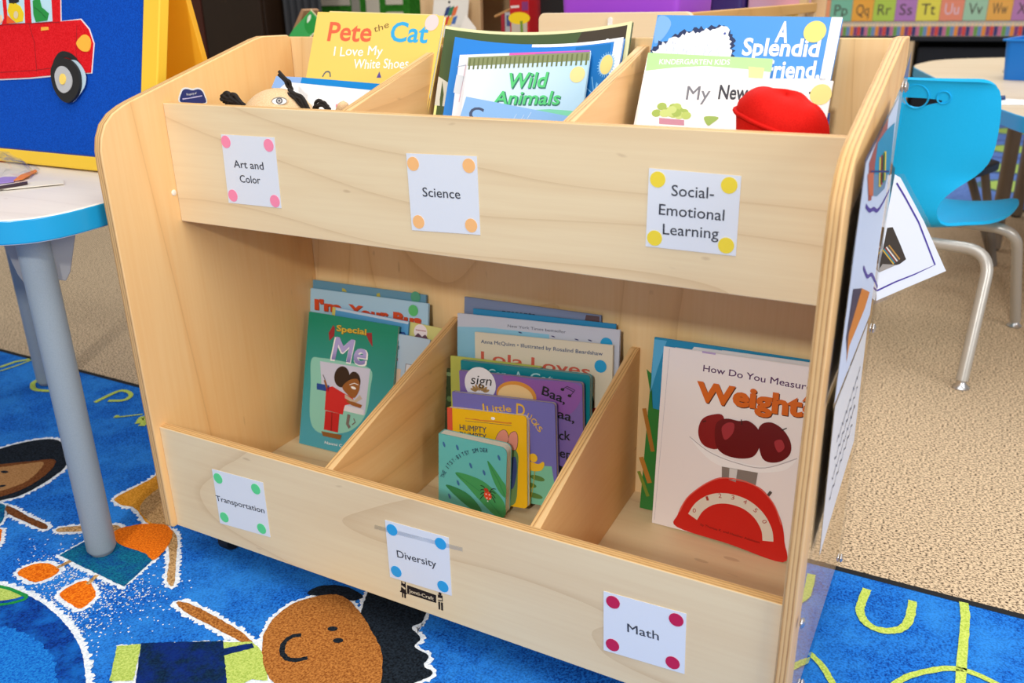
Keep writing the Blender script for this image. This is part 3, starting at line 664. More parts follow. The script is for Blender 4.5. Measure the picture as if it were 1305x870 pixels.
def a_pale(A, w, h):
    A.text('re', [(0.0083,0.1913),(0.0162,0.1913)], .008, mat('2c2f58', .4), D1, bold=.02); A.text('n', [(0.0099,0.1716),(0.0146,0.1718)], .008, mat('a83048', .4), D1, bold=.02)
    A.poly([(0.0304,0.1699),(0.0674,0.1711),(0.0656,0.1379),(0.0284,0.1364)], mat('8c909c', .4), D1); A.poly([(0.0321,0.1689),(0.066,0.1695),(0.064,0.139),(0.0299,0.138)], mat('d6dde8', .4), D2)
    A.poly([(0.0093,0.1582),(0.0219,0.1591),(0.022,0.1191),(0.0092,0.1194)], mat('e2c8ae', .4), D1)
book(((0.2031,0.2901,0.0844),(1.0000,-0.0002,-0.0010),(-0.0000,0.9744,-0.2250),(0.0010,0.2250,0.9744)), (0.0741,0.2164), 'pale blue paperback behind the green book, half hidden by the wooden divider', 'b4cce0', art=a_pale, t=.003)
def a_blue(A, w, h):
    A.poly([(0,0.2354),(0.0068,0.2355),(0.0061,0.2212),(-0.0008,0.2215)], mat('d8cc6c', .4), D1)
    A.poly([(0.0068,0.2355),(0.1584,0.2354),(0.1572,0.2312),(0.0071,0.231)], mat('c4d8ec', .4), D1)
    A.ribbon([(0.1335,0.2127),(0.1507,0.2156),(0.161,0.2042)], .003, mat('2c4a8c', .4), D1)
book(((0.0672,0.3026,0.0867),(0.9999,-0.0032,-0.0149),(0.0000,0.9781,-0.2079),(0.0152,0.2079,0.9780)), (0.1584,0.2354), 'sky blue book with a yellow strip at its spine behind the green book', '5aa4d8', art=a_blue, t=.003)
def a_badge(A, w, h):
    A.ell((0.0229,0.2182), .013, .013, mat('f2e6ea', .4), D1); A.poly([(0.0128,0.2097),(0.0185,0.216),(0.0266,0.2109),(0.0324,0.2159),(0.0391,0.2093),(0.0116,0.2055)], mat('6a4a5c', .4), D2)
    A.ribbon([(0.0134,0.2204),(0.0334,0.2214)], .0012, mat('a05058', .4), D2)
book(((0.2218,0.3095,0.0862),(0.9997,-0.0049,-0.0240),(0.0000,0.9799,-0.1994),(0.0245,0.1993,0.9796)), (0.0780,0.2312), 'pale yellow book with a round white badge in lower left bin', 'd8d484', art=a_badge, t=.0025)
book(((0.2393,0.3140,0.0863),(0.9994,-0.0065,-0.0335),(-0.0000,0.9816,-0.1908),(0.0341,0.1907,0.9811)), (0.0600,0.2184), 'bright yellow book edge beside the pale yellow badge book', 'e4c034', t=.0015)
def a_bus(A, w, h):
    RD = mat('d24a24', .35); SH = mat('7c2c1c', .35)
    for dx, m, d in ((.001, SH, D1), (0, RD, D2)):
        q = [(0.0106,0.2227),(0.0696,0.2241)]; A.text("I'm", [(x + dx, y - dx) for x, y in q], .0165, m, d, bold=.05, jit=.08)
        q = [(0.0849,0.2217),(0.1689,0.221)]; A.text('Your', [(x + dx, y - dx) for x, y in q], .0165, m, d, bold=.05, jit=.08)
        q = [(0.1786,0.2195),(0.2351,0.2199)]; A.text('Bus', [(x + dx, y - dx) for x, y in q], .0165, m, d, bold=.05, jit=.08)
    dot(A, (0.2189,0.2448), mat('58c070', .4))
book(((0.0192,0.3171,0.0843),(0.9996,0.0050,0.0267),(0.0000,0.9829,-0.1840),(-0.0271,0.1839,0.9826)), (0.2477,0.2592), 'light blue book with chunky red title letters at the back of lower left bin', 'a8cfe6', art=a_bus)
def a_slate(A, w, h):
    dot(A, (0.2223,0.2664), mat('4a9c7c', .4)); A.poly([(0.0696,0.2644),(0.0764,0.2637),(0.0798,0.2587),(0.0696,0.2589)], mat('b8b04c', .4), D1); A.poly([(0.1429,0.2632),(0.1494,0.2652),(0.1511,0.2574),(0.143,0.2578)], mat('b8b04c', .4), D1)
book(((0.0138,0.3251,0.0843),(0.9998,0.0035,0.0195),(-0.0000,0.9842,-0.1771),(-0.0198,0.1771,0.9840)), (0.2422,0.2719), 'slate blue book against the back of lower left bin', '5f93ad', art=a_slate, t=.004)

# lower middle bin
def a_spider(A, w, h):
    LF = mat('3f9c5c', .35); LD = mat('2f8450', .35); INKB = mat('223a5c', .4)
    A.poly(catmull([(0.0815,0.0876),(0.0932,0.0775),(0.1064,0.0614),(0.113,0.0526),(0.1122,0.0344),(0.1018,0.0422),(0.0911,0.0603)], 4), LF, D1)
    A.poly(catmull([(0.0283,0.056),(0.0547,0.057),(0.081,0.0502),(0.1072,0.0305),(0.1141,0.0113),(0.108,-0.0008),(0.095,0.0012),(0.0711,0.0189),(0.0497,0.0375)], 4), LF, D1)
    A.poly(catmull([(0.0123,0.0311),(0.0338,0.031),(0.0552,0.023),(0.074,0.0038),(0.0635,-0.0002),(0.0421,0.0091)], 4), LD, D2)
    A.ribbon([(0.0296,0.055),(0.0748,0.033),(0.1079,0.0018)], .0008, LD, D3); A.ribbon([(0.0828,0.0866),(0.1,0.0599),(0.1121,0.0369)], .0008, LD, D3)
    for c in [(0.0094,0.0986),(0.0319,0.0984),(0.0545,0.0738),(0.1004,0.0969),(0.0767,0.0673),(0.0337,0.0402),(0.0191,0.0141)]: A.ell(c, .0019, .0045, mat('3c6ea4', .35), D2, 20)
    # the title climbs along an arc
    pts = [(0.0095,0.0424),(0.0115,0.0482),(0.0135,0.0533),(0.0169,0.0593),(0.0202,0.0647),(0.0242,0.0701),(0.0288,0.0751),(0.0334,0.0794),(0.0387,0.0838),(0.0439,0.0875),(0.0491,0.0906),(0.0543,0.0937),(0.0594,0.0954),(0.0646,0.0979),(0.0697,0.0996),(0.0748,0.1007),(0.08,0.1012),(0.0838,0.1014)]
    s = 'THE ITSY-BITSY SPIDER'
    arc = catmull(pts, 6, False)
    for i, ch in enumerate(s):
        if ch == ' ': continue
        k = int((len(arc) - 3) * i / len(s)); a, b = Vector(arc[k]), Vector(arc[k + 2]); u = (b - a).normalized()
        wd = .0011 if ch in 'I-' else .0034
        A.text(ch, [tuple(a), tuple(a + u * wd)], .0062, INKB, D4, bold=.01)
    # spotted spider
    for k in range(8):
        c = Vector((0.0839,0.0339)); sd = 1 if k % 2 else -1; j = k // 2
        e = c + Vector((sd * .0125, .011 - j * .0075)); m2 = c + Vector((sd * .007, .010 - j * .0045))
        A.ribbon(catmull([tuple(c), tuple(m2), tuple(e)], 4, False), .0012, BLACK, D4)
    A.ell((0.0839,0.0313), .0062, .0072, mat('e0492c', .35), D5, 20); A.ell((0.0812,0.0398), .0038, .0032, mat('b83822', .35), .0012)
    for c in [(0.0813,0.0333),(0.0865,0.0333),(0.0827,0.0271),(0.0879,0.0271),(0.0841,0.0222)]: A.ell(c, .001, .001, WT, .0012)
book(((0.3620,0.2133,0.0865),(0.9975,0.0684,-0.0191),(-0.0696,0.9951,-0.0698),(0.0143,0.0709,0.9974)), (0.1126,0.1147), 'small thick aqua board book with a red spider at front of the middle bin', '62bcbc', t=.018, r=.010, art=a_spider, name='board_book', board=True, pages='dcdccf')
def a_hump(A, w, h):
    A.slab([(-.0002, 0), (.0090, 0), (.0090, h), (-.0002, h)], mat('d8523c', .35), .0001, D1)
    N_ = mat('2c3a5c', .4); PK = mat('e2907c', .35)
    A.text('HUMPTY', [(0.0218,0.1083),(0.0688,0.1085)], .0086, N_, D1, bold=.012); A.text('DUMPTY', [(0.0216,0.0972),(0.0686,0.0976)], .0086, N_, D1, bold=.012)
    A.ribbon([(0.032,0.1272),(0.0417,0.1272),(0.05,0.1274),(0.0596,0.1273),(0.0691,0.1273),(0.0799,0.1277),(0.0906,0.1276),(0.1012,0.1278),(0.1118,0.1281)], .0018, mat('d8842c', .4), D1, .0006); A.ribbon([(0.0319,0.1235),(0.1117,0.1245)], .0006, N_, D1); A.ell((0.0806,0.1321), .0035, .0022, WT, D2)
    for q in ([(0.0849,0.1012),(0.0917,0.1128),(0.1011,0.1162),(0.1063,0.1072),(0.1035,0.0973),(0.0902,0.097)], [(0.1061,0.0964),(0.109,0.1111),(0.1182,0.1157),(0.122,0.1066),(0.1193,0.0895),(0.11,0.0884)]): A.poly(grow(catmull(q, 4), .0006), BLACK, D1); A.poly(catmull(q, 4), PK, D2)
    A.poly(catmull([(0.0875,0.0967),(0.1088,0.0931),(0.1218,0.0826),(0.1215,0.0562),(0.1171,0.0071),(0.0943,0.0037),(0.0896,0.052)], 4), mat('6c8c54', .35), D1)
    A.poly(catmull([(0.1058,0.0662),(0.1178,0.0774),(0.1202,0.056),(0.1147,0.0311),(0.108,0.0301)], 4), mat('3c4a7c', .35), D2)
book(((0.3660,0.2371,0.0843),(0.9949,0.0209,0.0986),(0.0000,0.9781,-0.2079),(-0.1008,0.2069,0.9732)), (0.1367,0.1413), 'yellow board book with a red spine behind the aqua spider book', 'f2bc18', t=.010, r=.006, art=a_hump, name='board_book', board=True)
def a_ducks(A, w, h):
    YL = mat('e8b83c', .35)
    A.poly([(0, 0), (w - .006, 0), (w, .006)] + [(0.1671,0.0645),(0.1213,0.0604),(0.0836,0.0574)] + [(0, h * .36)], mat('7cc4a4', .35), D1)
    A.text('Little', [(0.0614,0.1364),(0.1033,0.1418)], .0095, YL, D2, bold=.012, jit=.06)
    A.text('L', [(0.0543,0.1325),(0.0653,0.1331)], .016, YL, D3, bold=.012)
    for ch, q in zip('DUCKS', ([(0.1111,0.1378),(0.1255,0.137)], [(0.128,0.1349),(0.1344,0.132)], [(0.1344,0.1295),(0.1407,0.1255)], [(0.1394,0.1241),(0.1444,0.1199)], [(0.1443,0.1186),(0.1494,0.1144)])):
        A.text(ch, q, .0175 if ch == 'D' else .0085, YL, D2, bold=.012)
    for c, rx in zip([(0.1431,0.0425),(0.1282,0.0302),(0.1369,0.014),(0.1197,0.0175)], (.012, .013, .014, .010)): A.ell(c, rx, .0042, mat('5c8440', .35), D2, -6)
    A.poly(catmull([(0.1266,0.0599),(0.1321,0.0669),(0.1451,0.065),(0.1531,0.0698),(0.1555,0.0653),(0.15,0.0559),(0.1369,0.0527),(0.1278,0.0551)], 4), mat('f0c030', .35), D3)
    A.ell((0.1376,0.0738), .0068, .0068, mat('f0c030', .35), D4); A.poly([(0.131,0.0716),(0.1256,0.0684),(0.1255,0.0647),(0.1321,0.0669)], mat('d86c28', .35), D5)
    A.ribbon([(0.1395,0.0531),(0.1361,0.0314),(0.1314,0.0093)], .0012, mat('b8a838', .35), D4); A.ribbon([(0.1347,0.0274),(0.1194,0.0099)], .0012, mat('b8a838', .35), D4)
book(((0.3686,0.2571,0.0843),(0.9960,0.0116,0.0884),(-0.0000,0.9914,-0.1305),(-0.0892,0.1300,0.9875)), (0.1750,0.1616), 'periwinkle board book with a yellow duckling behind the yellow board book', '7470b8', t=.008, r=.005, art=a_ducks, name='board_book', board=True, pages='c4b8a4')
def a_baa(A, w, h):
    A.poly(catmull([(0.0758,0.1881),(0.1287,0.1882),(0.1981,0.189),(0.2039,0.1651),(0.1785,0.1386),(0.1274,0.1448)], 5), mat('8c58a4', .35), D1)
    A.ell((0.037,0.1733), .0275, .0265, mat('e4e2e6', .35), D2); A.text('sign', [(0.0202,0.1717),(0.0576,0.1717)], .015, BLACK, D3, jit=.05, shear=.2)
    for k in range(7): A.ell(((0.0364,0.1609)[0] + .012 * math.cos(R(20 + 24 * k)), (0.0364,0.1609)[1] + .007 * math.sin(R(20 + 24 * k))), .0055, .0022, mat('a88450', .4), D3, 20 + 24 * k)
    A.ell((0.0989,0.1612), .034, .0225, mat('d8903c', .35), D2); A.ell((0.0975,0.1586), .030, .0195, mat('eec88c', .35), D3)
    for s, b in (('Baa,', [(0.141,0.1667),(0.1789,0.1576)]), ('Baa,', [(0.1531,0.1368),(0.1934,0.1308)]), ('Black', [(0.1458,0.1032),(0.1866,0.1024)]), ('Sheep!', [(0.1385,0.074),(0.1937,0.0744)])):
        A.text(s, b, .0135, BLACK, D4, bold=.012, jit=.08)
    A.ell((0.1756,0.1786), .003, .0022, BLACK, D4); A.ell((0.1867,0.1703), .003, .0022, BLACK, D4)
    A.ribbon([(0.1769,0.1799),(0.1832,0.184),(0.1955,0.1794),(0.1879,0.1704)], .001, BLACK, D4); A.ribbon([(0.1819,0.1816),(0.193,0.1768)], .001, BLACK, D4)
    A.poly(catmull([(0.1512,0.0622),(0.1667,0.062),(0.1794,0.054),(0.1711,0.0281),(0.15,0.0122),(0.1375,0.0353)], 5), mat('1c1c20', .4), D4)
book(((0.3738,0.2701,0.0843),(0.9961,0.0122,0.0870),(-0.0000,0.9903,-0.1392),(-0.0879,0.1386,0.9864)), (0.2068,0.1910), 'purple board book with black handwritten title behind the periwinkle book', '7a64a6', t=.008, r=.005, art=a_baa, name='board_book', board=True, pages='b8a8a0')
def a_teal(A, w, h):
    for s, b in (('Can', [(0.0488,0.1787),(0.0817,0.1793)]), ('A', [(0.0952,0.1796),(0.1086,0.1799)]), ('Cat', [(0.1218,0.1801),(0.1595,0.1808)])): A.text(s, b, .0135, mat('a8d4d4', .4), D1, bold=.01)
book(((0.3640,0.2841,0.0843),(0.9975,0.0104,0.0696),(0.0000,0.9890,-0.1478),(-0.0704,0.1474,0.9866)), (0.2184,0.2004), 'teal board book behind the purple board book in the middle bin', '10808c', t=.009, r=.006, art=a_teal, name='board_book', board=True, pages='8ca8a4')
book(((0.3345,0.2971,0.0843),(0.9980,0.0099,0.0623),(-0.0000,0.9877,-0.1564),(-0.0630,0.1561,0.9857)), (0.1600,0.1982), 'yellow green book beside the teal book in the middle bin', 'bcc05c', t=.003)
def a_dark(A, w, h):
    for i in range(40):
        x, y = random.uniform(.002, .05), random.uniform(.01, h - .008); A.ell((x, y), random.uniform(.002, .006), random.uniform(.002, .005), mat(random.choice(('5c7a4c', '7c9468', '2c3c24', 'a4b494')), .4), D1 + i * .00001)
book(((0.3172,0.3021,0.0843),(0.9990,0.0068,0.0432),(-0.0000,0.9877,-0.1564),(-0.0438,0.1563,0.9867)), (0.1600,0.1733), 'dark green photo cover book against the left divider of the middle bin', '38482e', t=.003, art=a_dark)
def a_lola(A, w, h):
    A.text('Anna McQuinn • Illustrated by Rosalind Beardshaw', [(0.0111,0.2218),(0.2159,0.2217)], .0056, mat('2f4c78', .4), D1, bold=.012, jit=.03)
    CR = mat('d0604c', .35)
    A.text('Lola', [(0.0106,0.1915),(0.0856,0.1904)], .0165, CR, D1, bold=.012, jit=.05); A.text('Loves', [(0.0991,0.1906),(0.1965,0.1878)], .0165, CR, D1, bold=.012, jit=.05)
    dot(A, (0.2131,0.2056), mat('1f9cd0', .4)); 
    A.poly(catmull([(0.1968,0.1638),(0.2032,0.1502),(0.1998,0.1219),(0.1872,0.1141),(0.1867,0.1566)], 4), mat('2c2420', .4), D1); A.poly([(0.1945,0.1382),(0.217,0.1447),(0.21,0.1111),(0.1923,0.1087)], mat('b8483c', .4), D2)
book(((0.3745,0.3091,0.0843),(0.9975,0.0110,0.0696),(-0.0000,0.9877,-0.1564),(-0.0705,0.1560,0.9852)), (0.2316,0.2384), 'cream picture book with coral title letters near the back of the middle bin', 'ded4bc', art=a_lola)
def a_nyt(A, w, h):
    A.text('New York Times bestseller', [(0.0908,0.247),(0.1893,0.2471)], .0042, mat('4c4c60', .4), D1, jit=.04)
    A.poly([(-0.0002,0.2388),(0.0531,0.2427),(0.1621,0.2426),(0.163,0.189),(0.0816,0.141),(-0.001,0.1298)], mat('8cc4dc', .35), D1)
    for c in [(0.1127,0.2406),(0.1687,0.2402),(0.2074,0.2395),(0.2288,0.2405)]: A.ell(c, .0035, .0009, mat('3c3c6c', .4), D2, -10)
    dot(A, (0.255,0.238), mat('1f9cd0', .4))
book(((0.3342,0.3171,0.0843),(0.9985,0.0085,0.0540),(0.0000,0.9877,-0.1564),(-0.0546,0.1562,0.9862)), (0.2750,0.2604), 'pale lavender book with sky blue lower cover behind the cream book', 'c6cad6', art=a_nyt)
book(((0.3576,0.3251,0.0843),(0.9989,0.0069,0.0459),(-0.0000,0.9890,-0.1478),(-0.0464,0.1476,0.9879)), (0.2409,0.2694), 'bright blue book second from the back of the middle bin', '2484b4', t=.003)
def a_mslate(A, w, h):
    A.text('presents', [(0.069,0.2643),(0.1265,0.2657)], .008, mat('22242c', .4), D1, bold=.02)
    A.poly([(0.2105,0.2815),(0.2318,0.2819),(0.2325,0.2714),(0.2085,0.2717)], mat('5c4446', .4), D1)
book(((0.3299,0.3331,0.0843),(0.9999,0.0023,0.0162),(0.0000,0.9903,-0.1392),(-0.0164,0.1392,0.9901)), (0.2342,0.2834), 'dull blue grey book against the back of the middle bin', '7886a4', art=a_mslate, t=.004)

# lower right bin
def a_weight(A, w, h):
    A.ribbon([(0.009,0.2627),(0.0036,0.0054)], .0006, mat('c8c4cc', .5), D1)
    A.poly([(0.0564,0.266),(0.0754,0.2659),(0.0756,0.2632),(0.0566,0.2633)], mat('b8a4d0', .4), D1)
    VI = mat('56285c', .4)
    A.text('How Do You Measure', [(0.0597,0.2382),(0.2062,0.234)], .0088, VI, D1, bold=.012, jit=.04)
    for dx, m, d in ((.0012, mat('4c1c0c', .35), D1), (0, mat('dc6a14', .35), D2)):
        A.text('Weight?', [(x + dx, y - dx) for x, y in [(0.0527,0.1972),(0.2116,0.199)]], .0255, m, d, bold=.045, jit=.06)
    # apples in the pan of a kitchen scale
    A.poly(catmull([(0.0477,0.1414),(0.0787,0.1269),(0.1184,0.1192),(0.1561,0.1205),(0.1846,0.1311),(0.1971,0.1403),(0.1844,0.1222),(0.1569,0.1118),(0.1195,0.1058),(0.0798,0.1133)], 5), mat('fcfafa', .3), D2)
    A.ribbon(catmull([(0.0477,0.1414),(0.0789,0.1246),(0.1186,0.117),(0.1563,0.1184),(0.1971,0.1403)], 5, False), .0012, mat('c0b8bc', .4), D3)
    AP = mat('6c0f16', .3); AL = mat('8c1a1e', .3)
    A.poly(catmull([(0.0595,0.1529),(0.0639,0.1697),(0.0779,0.179),(0.0935,0.1796),(0.098,0.1512),(0.0906,0.1327),(0.075,0.1307),(0.0641,0.1377)], 5), AL, D3)
    A.poly(catmull([(0.1429,0.1611),(0.1458,0.1771),(0.159,0.1829),(0.1752,0.1761),(0.187,0.16),(0.1866,0.1424),(0.1712,0.1293),(0.152,0.1308)], 5), AP, D3)
    A.poly(catmull([(0.0835,0.1518),(0.0854,0.1691),(0.0981,0.1771),(0.1157,0.177),(0.1285,0.1794),(0.1421,0.1709),(0.1478,0.1543),(0.1411,0.133),(0.1245,0.125),(0.1024,0.1249),(0.0883,0.1334)], 5), AP, D4)
    A.poly(catmull([(0.0927,0.1626),(0.1008,0.172),(0.1096,0.1714),(0.1086,0.1578),(0.0984,0.1468)], 5), mat('a8343c', .3), D5); A.poly(catmull([(0.1655,0.1568),(0.1745,0.1618),(0.1795,0.1519),(0.172,0.1438)], 5), mat('a8343c', .3), D5)
    for q in ([(0.1204,0.1723),(0.1187,0.1798)], [(0.0697,0.1685),(0.0653,0.1665)], [(0.1733,0.1747),(0.1801,0.1792)]): A.ribbon(q, .0014, mat('2c1a10', .4), .0012)
    A.poly([(0.0972,0.1078),(0.1475,0.1097),(0.146,0.0902),(0.0985,0.0909)], mat('a09c9a', .3, .5), D3)
    A.poly([(0.1083,0.1079),(0.1194,0.1081),(0.1187,0.0897),(0.1086,0.0909)], mat('dcdad8', .3), D4)
    A.poly(catmull([(0.0391,0.0034),(0.0389,0.0227),(0.0489,0.0478),(0.0682,0.0712),(0.0951,0.0913),(0.1207,0.0924),(0.1503,0.0901),(0.1699,0.0744),(0.1849,0.0487),(0.1917,0.021),(0.1923,-0.0085),(0.1175,-0.0023)], 5), mat('d2231c', .3), D4)
    A.ribbon(catmull([(0.041,0.0268),(0.0553,0.0565),(0.0952,0.0902),(0.1426,0.0917),(0.1711,0.0724),(0.1853,0.0443)], 5, False), .0016, mat('e86a5c', .3), D5)
    A.ribbon(catmull([(0.0613,0.0246),(0.0704,0.0423),(0.0877,0.0571),(0.1098,0.0635),(0.1343,0.0613),(0.1539,0.05),(0.1662,0.0326),(0.1698,0.0163)], 5, False), .0150, mat('e6dccc', .4), D5)
    for s, q in zip('0123450', ([(0.0607,0.0317),(0.0654,0.0316)], [(0.0799,0.0535),(0.0833,0.0548)], [(0.0964,0.062),(0.1009,0.0625)], [(0.1142,0.0639),(0.1187,0.0639)], [(0.131,0.0622),(0.1355,0.061)], [(0.1458,0.0549),(0.1493,0.0523)], [(0.1588,0.0433),(0.1613,0.0393)])): A.text(s, q, .0062, mat('b03a2c', .4), .0012)
    A.text('by Thomas K. and Heather Adamson', [(0.0737,0.0147),(0.1585,0.0099)], .0034, mat('5c1210', .4), D5)
    A.ribbon([(0.164,0.0808),(0.1676,0.0873)], .004, mat('5c5450', .35, .3), D5)
book(((0.6730,0.3077,0.0843),(0.9970,-0.0612,0.0484),(0.0687,0.9824,-0.1736),(-0.0369,0.1764,0.9836)), (0.2032,0.2649), 'white picture book with apples on a red kitchen scale in lower right bin', 'f6efee', art=a_weight, t=.004)
book(((0.6726,0.3221,0.0843),(0.9997,0.0034,0.0240),(0.0000,0.9903,-0.1392),(-0.0242,0.1391,0.9900)), (0.1986,0.2668), 'plain white book just behind the kitchen scale book', 'e6e4e6', t=.004)
def a_green(A, w, h):
    A.poly([(0, 0), (w, 0), (w, h * .55)] + [(0.0066,0.1617),(-0.0074,0.2194)] + [(0, h * .8)], mat('2c7c34', .35), D1)
    A.ribbon([(-0.006,0.1593),(0.0122,0.0948)], .006, mat('a8702c', .35), D2); A.ribbon([(-0.0045,0.0824),(0.0118,0.0438)], .007, mat('b87c30', .35), D2); A.ribbon([(-0.0062,0.0591),(0.0112,0.0217)], .005, mat('7c8c30', .35), D3)
    A.poly([(0.0002,0.2654),(0.0182,0.2658),(0.0084,0.2221),(0.0012,0.185)], mat('58b0dc', .35), D2)
book(((0.6452,0.3312,0.0887),(0.9961,0.0853,-0.0208),(-0.0868,0.9924,-0.0872),(0.0132,0.0886,0.9960)), (0.2135,0.2676), 'blue and green landscape cover book at the back of lower right bin', '1f8cb8', art=a_green, t=.005)

# upper left bin
def a_pete(A, w, h):
    CO = mat('ee6a48', .35); SK = mat('3aaee6', .35)
    A.text('Pete', [(0.028,0.2281),(0.1092,0.2283)], .0275, CO, D1, bold=.018, jit=.04)
    A.text('the', [(0.1132,0.2423),(0.1382,0.2512)], .0095, mat('8c6a3c', .4), D1, jit=.05)
    A.text('Cat', [(0.143,0.2297),(0.2086,0.2306)], .0275, SK, D1, bold=.018, jit=.04)
    A.text('I Love My', [(0.0456,0.2045),(0.1348,0.2098)], .0135, WT, D1, bold=.01, jit=.06)
    A.text('White Shoes', [(0.0865,0.1877),(0.1844,0.1935)], .0135, WT, D1, bold=.01, jit=.06)
    A.ribbon(catmull([(0.0318,0.1723),(0.0361,0.1797),(0.0436,0.1801),(0.0467,0.1732)], 4, False), .0022, mat('5c6478', .4), D1)
    A.poly([(0.1323,0.1769),(0.1352,0.1863),(0.1407,0.1774)], mat('5a4c9c', .4), D1)
    dot(A, (0.2108,0.2597), mat('f6d4d4', .4), D2, .0115)
book(((0.0806,0.2612,0.5415),(0.9994,-0.0132,-0.0326),(-0.0000,0.9272,-0.3746),(0.0352,0.3744,0.9266)), (0.2290,0.2701), 'yellow picture book with orange and blue title in upper left bin', 'f0d26c', art=a_pete, t=.006)
book(((0.0911,0.2750,0.5409),(0.9993,-0.0140,-0.0347),(-0.0000,0.9272,-0.3746),(0.0374,0.3743,0.9265)), (0.1980,0.2716), 'pale yellow book just behind the yellow picture book', 'ead894', t=.005)
def a_art(A, w, h):
    A.poly([(0,0.1802),(0.0489,0.1818),(0.0485,0.1732),(0.0233,0.1731),(0.0125,0.1636),(-0.0039,0.1623)], mat('8fb4ea', .35), D1)
    A.poly([(0.0489,0.1818),(0.2058,0.1823),(0.1927,0.1726),(0.0485,0.1732)], mat('0f86d4', .35), D1)
    A.poly([(0.1204,0.148),(0.1307,0.1511),(0.1298,0.1444),(0.1216,0.1437)], mat('e88ca4', .4), D1)
book(((0.0826,0.1795,0.5431),(0.9989,-0.0195,-0.0418),(0.0000,0.9063,-0.4226),(0.0461,0.4222,0.9053)), (0.2180,0.1802), 'white book with a blue band along its top in upper left bin', 'f6f8fc', art=a_art, t=.004)

# upper middle bin: limp paperbacks that sag between the dividers
def sag(w, h, dz, dy):
    return lambda x, y, z: (x, y + dy * (4 * (x / w) * (1 - x / w)) * max(z, 0) / h, z - dz * 4 * (x / w) * (1 - x / w) * max(z, 0) / h)
def a_udark(A, w, h):
    A.poly([(0, h - .004), (w, h - .004), (w, h), (0, h)], mat('e8e4b0', .4), D1)
    A.poly([(w - .006, 0), (w, 0), (w, h), (w - .006, h)], mat('e8e4b0', .4), D2)
    A.poly([(w * .55, h * .45), (w - .006, h * .45), (w - .006, h - .004), (w * .75, h - .004)], mat('463c30', .35), D1)
    A.poly([(0, 0), (w * .2, 0), (w * .2, h * .62), (0, h * .62)], mat('eef09c', .35), D1)
    A.poly([(0, h * .56), (w * .16, h * .56), (w * .13, h * .66), (0, h * .72)], mat('d8d6c8', .35), D2)
    A.text('&', [(0.202,0.2247),(0.2132,0.2245)], .010, WT, D3, bold=.02); A.text('&', [(0.2436,0.2271),(0.2543,0.2279)], .010, WT, D3, bold=.02)
book(((0.3259,0.2642,0.5340),(0.9998,0.0079,0.0196),(-0.0000,0.9272,-0.3746),(-0.0211,0.3745,0.9270)), (0.2788,0.2554), 'large dark green animal book with a cream edge in upper middle bin', '4a5c38', art=a_udark, t=.005, bend=sag(.284, .238, .009, .006))
def a_ublue(A, w, h):
    A.poly([(w * .48, h - .004), (w, h - .004), (w, h), (w * .48, h)], WT, D1)
    A.poly([(w * .74, 0), (w - .016, 0), (w - .016, h - .006), (w * .74, h - .006)], mat('1a74bc', .35), D2)
    A.poly([(w - .012, 0), (w, 0), (w, h), (w - .012, h)], WT, D2)
    c = (0.2323,0.2073);     A.ell(c, .0105, .0135, mat('9cc8e6', .4), D3)
    for k in range(24): A.ribbon([c, (c[0] + .0125 * math.cos(k * .2618), c[1] + .0165 * math.sin(k * .2618))], .0008, mat('8cc0e4', .4), D3)
    A.ell(c, .0085, .0125, mat('f4d884', .4), D4)
    for k in range(10): 
        q = (0.2217,0.1689); A.ribbon([q, (q[0] + random.uniform(-.012, .016), q[1] + random.uniform(.004, .026))], .0012, mat('7cbce8', .4), D3)
book(((0.3454,0.2542,0.5340),(1.0000,0.0006,0.0016),(0.0000,0.9272,-0.3746),(-0.0017,0.3746,0.9272)), (0.2500,0.2404), 'blue book with a pale sun sticker leaning in upper middle bin', '2f86dc', art=a_ublue, t=.006, bend=sag(.252, .223, .008, .004))
def a_upage(A, w, h):
    A.poly([(w * .4, h - .003), (w, h - .003), (w, h), (w * .4, h)], mat('e060b0', .4), D1)
    A.poly([(w * .6, h - .005), (w, h - .003), (w, h - .001), (w * .6, h - .002)], mat('a45cc8', .4), D2)
    A.ribbon([(-0.0013,0.2014),(0.0122,0.2032)], .0012, mat('b4bccc', .4), D1); A.ribbon([(0.0122,0.2032),(0.0086,0.1523)], .0010, mat('d8a4b4', .4), D1)
    A.poly([(-0.0009,0.1905),(0.012,0.188),(0.0082,0.1631),(-0.0022,0.1654)], mat('d8dde4', .4), D1)
book(((0.3712,0.2422,0.5340),(0.9991,0.0166,0.0390),(0.0000,0.9205,-0.3907),(-0.0424,0.3904,0.9197)), (0.1933,0.2177), 'thin white booklet with a magenta top edge in upper middle bin', 'eef0f6', art=a_upage, t=.003)
def a_wild(A, w, h):
    A.poly([(0,0.2167),(0.1783,0.2167),(0.1787,0.2056),(0.0006,0.2048)], mat('8c9468', .4), D1)
    for k in range(26): 
        x = w * (k + .5) / 26; A.poly([(x - .0012, h - .017), (x + .0012, h - .017), (x + .0012, h - .002), (x - .0012, h - .002)], mat('70794c', .4), D2)
    for s, b, cp in (('Wild', [(0.0666,0.1729),(0.124,0.1725)], .0195), ('Animals', [(0.0472,0.1515),(0.1451,0.1495)], .0170)):
        A.text(s, [(x + .0012, y - .0012) for x, y in b], cp, mat('3c7a68', .4), D2, bold=.03, shear=.12)
        A.text(s, b, cp, mat('5ccf7c', .35), D3, bold=.015, shear=.12)
    dot(A, (0.1649,0.1878), mat('f4dc96', .4), D2, .0105)
    A.poly([(w * .5, 0)] + [(0.1889,0.1388),(0.1315,0.1435),(0.0862,0.142)], mat('84d8b0', .4), D1)
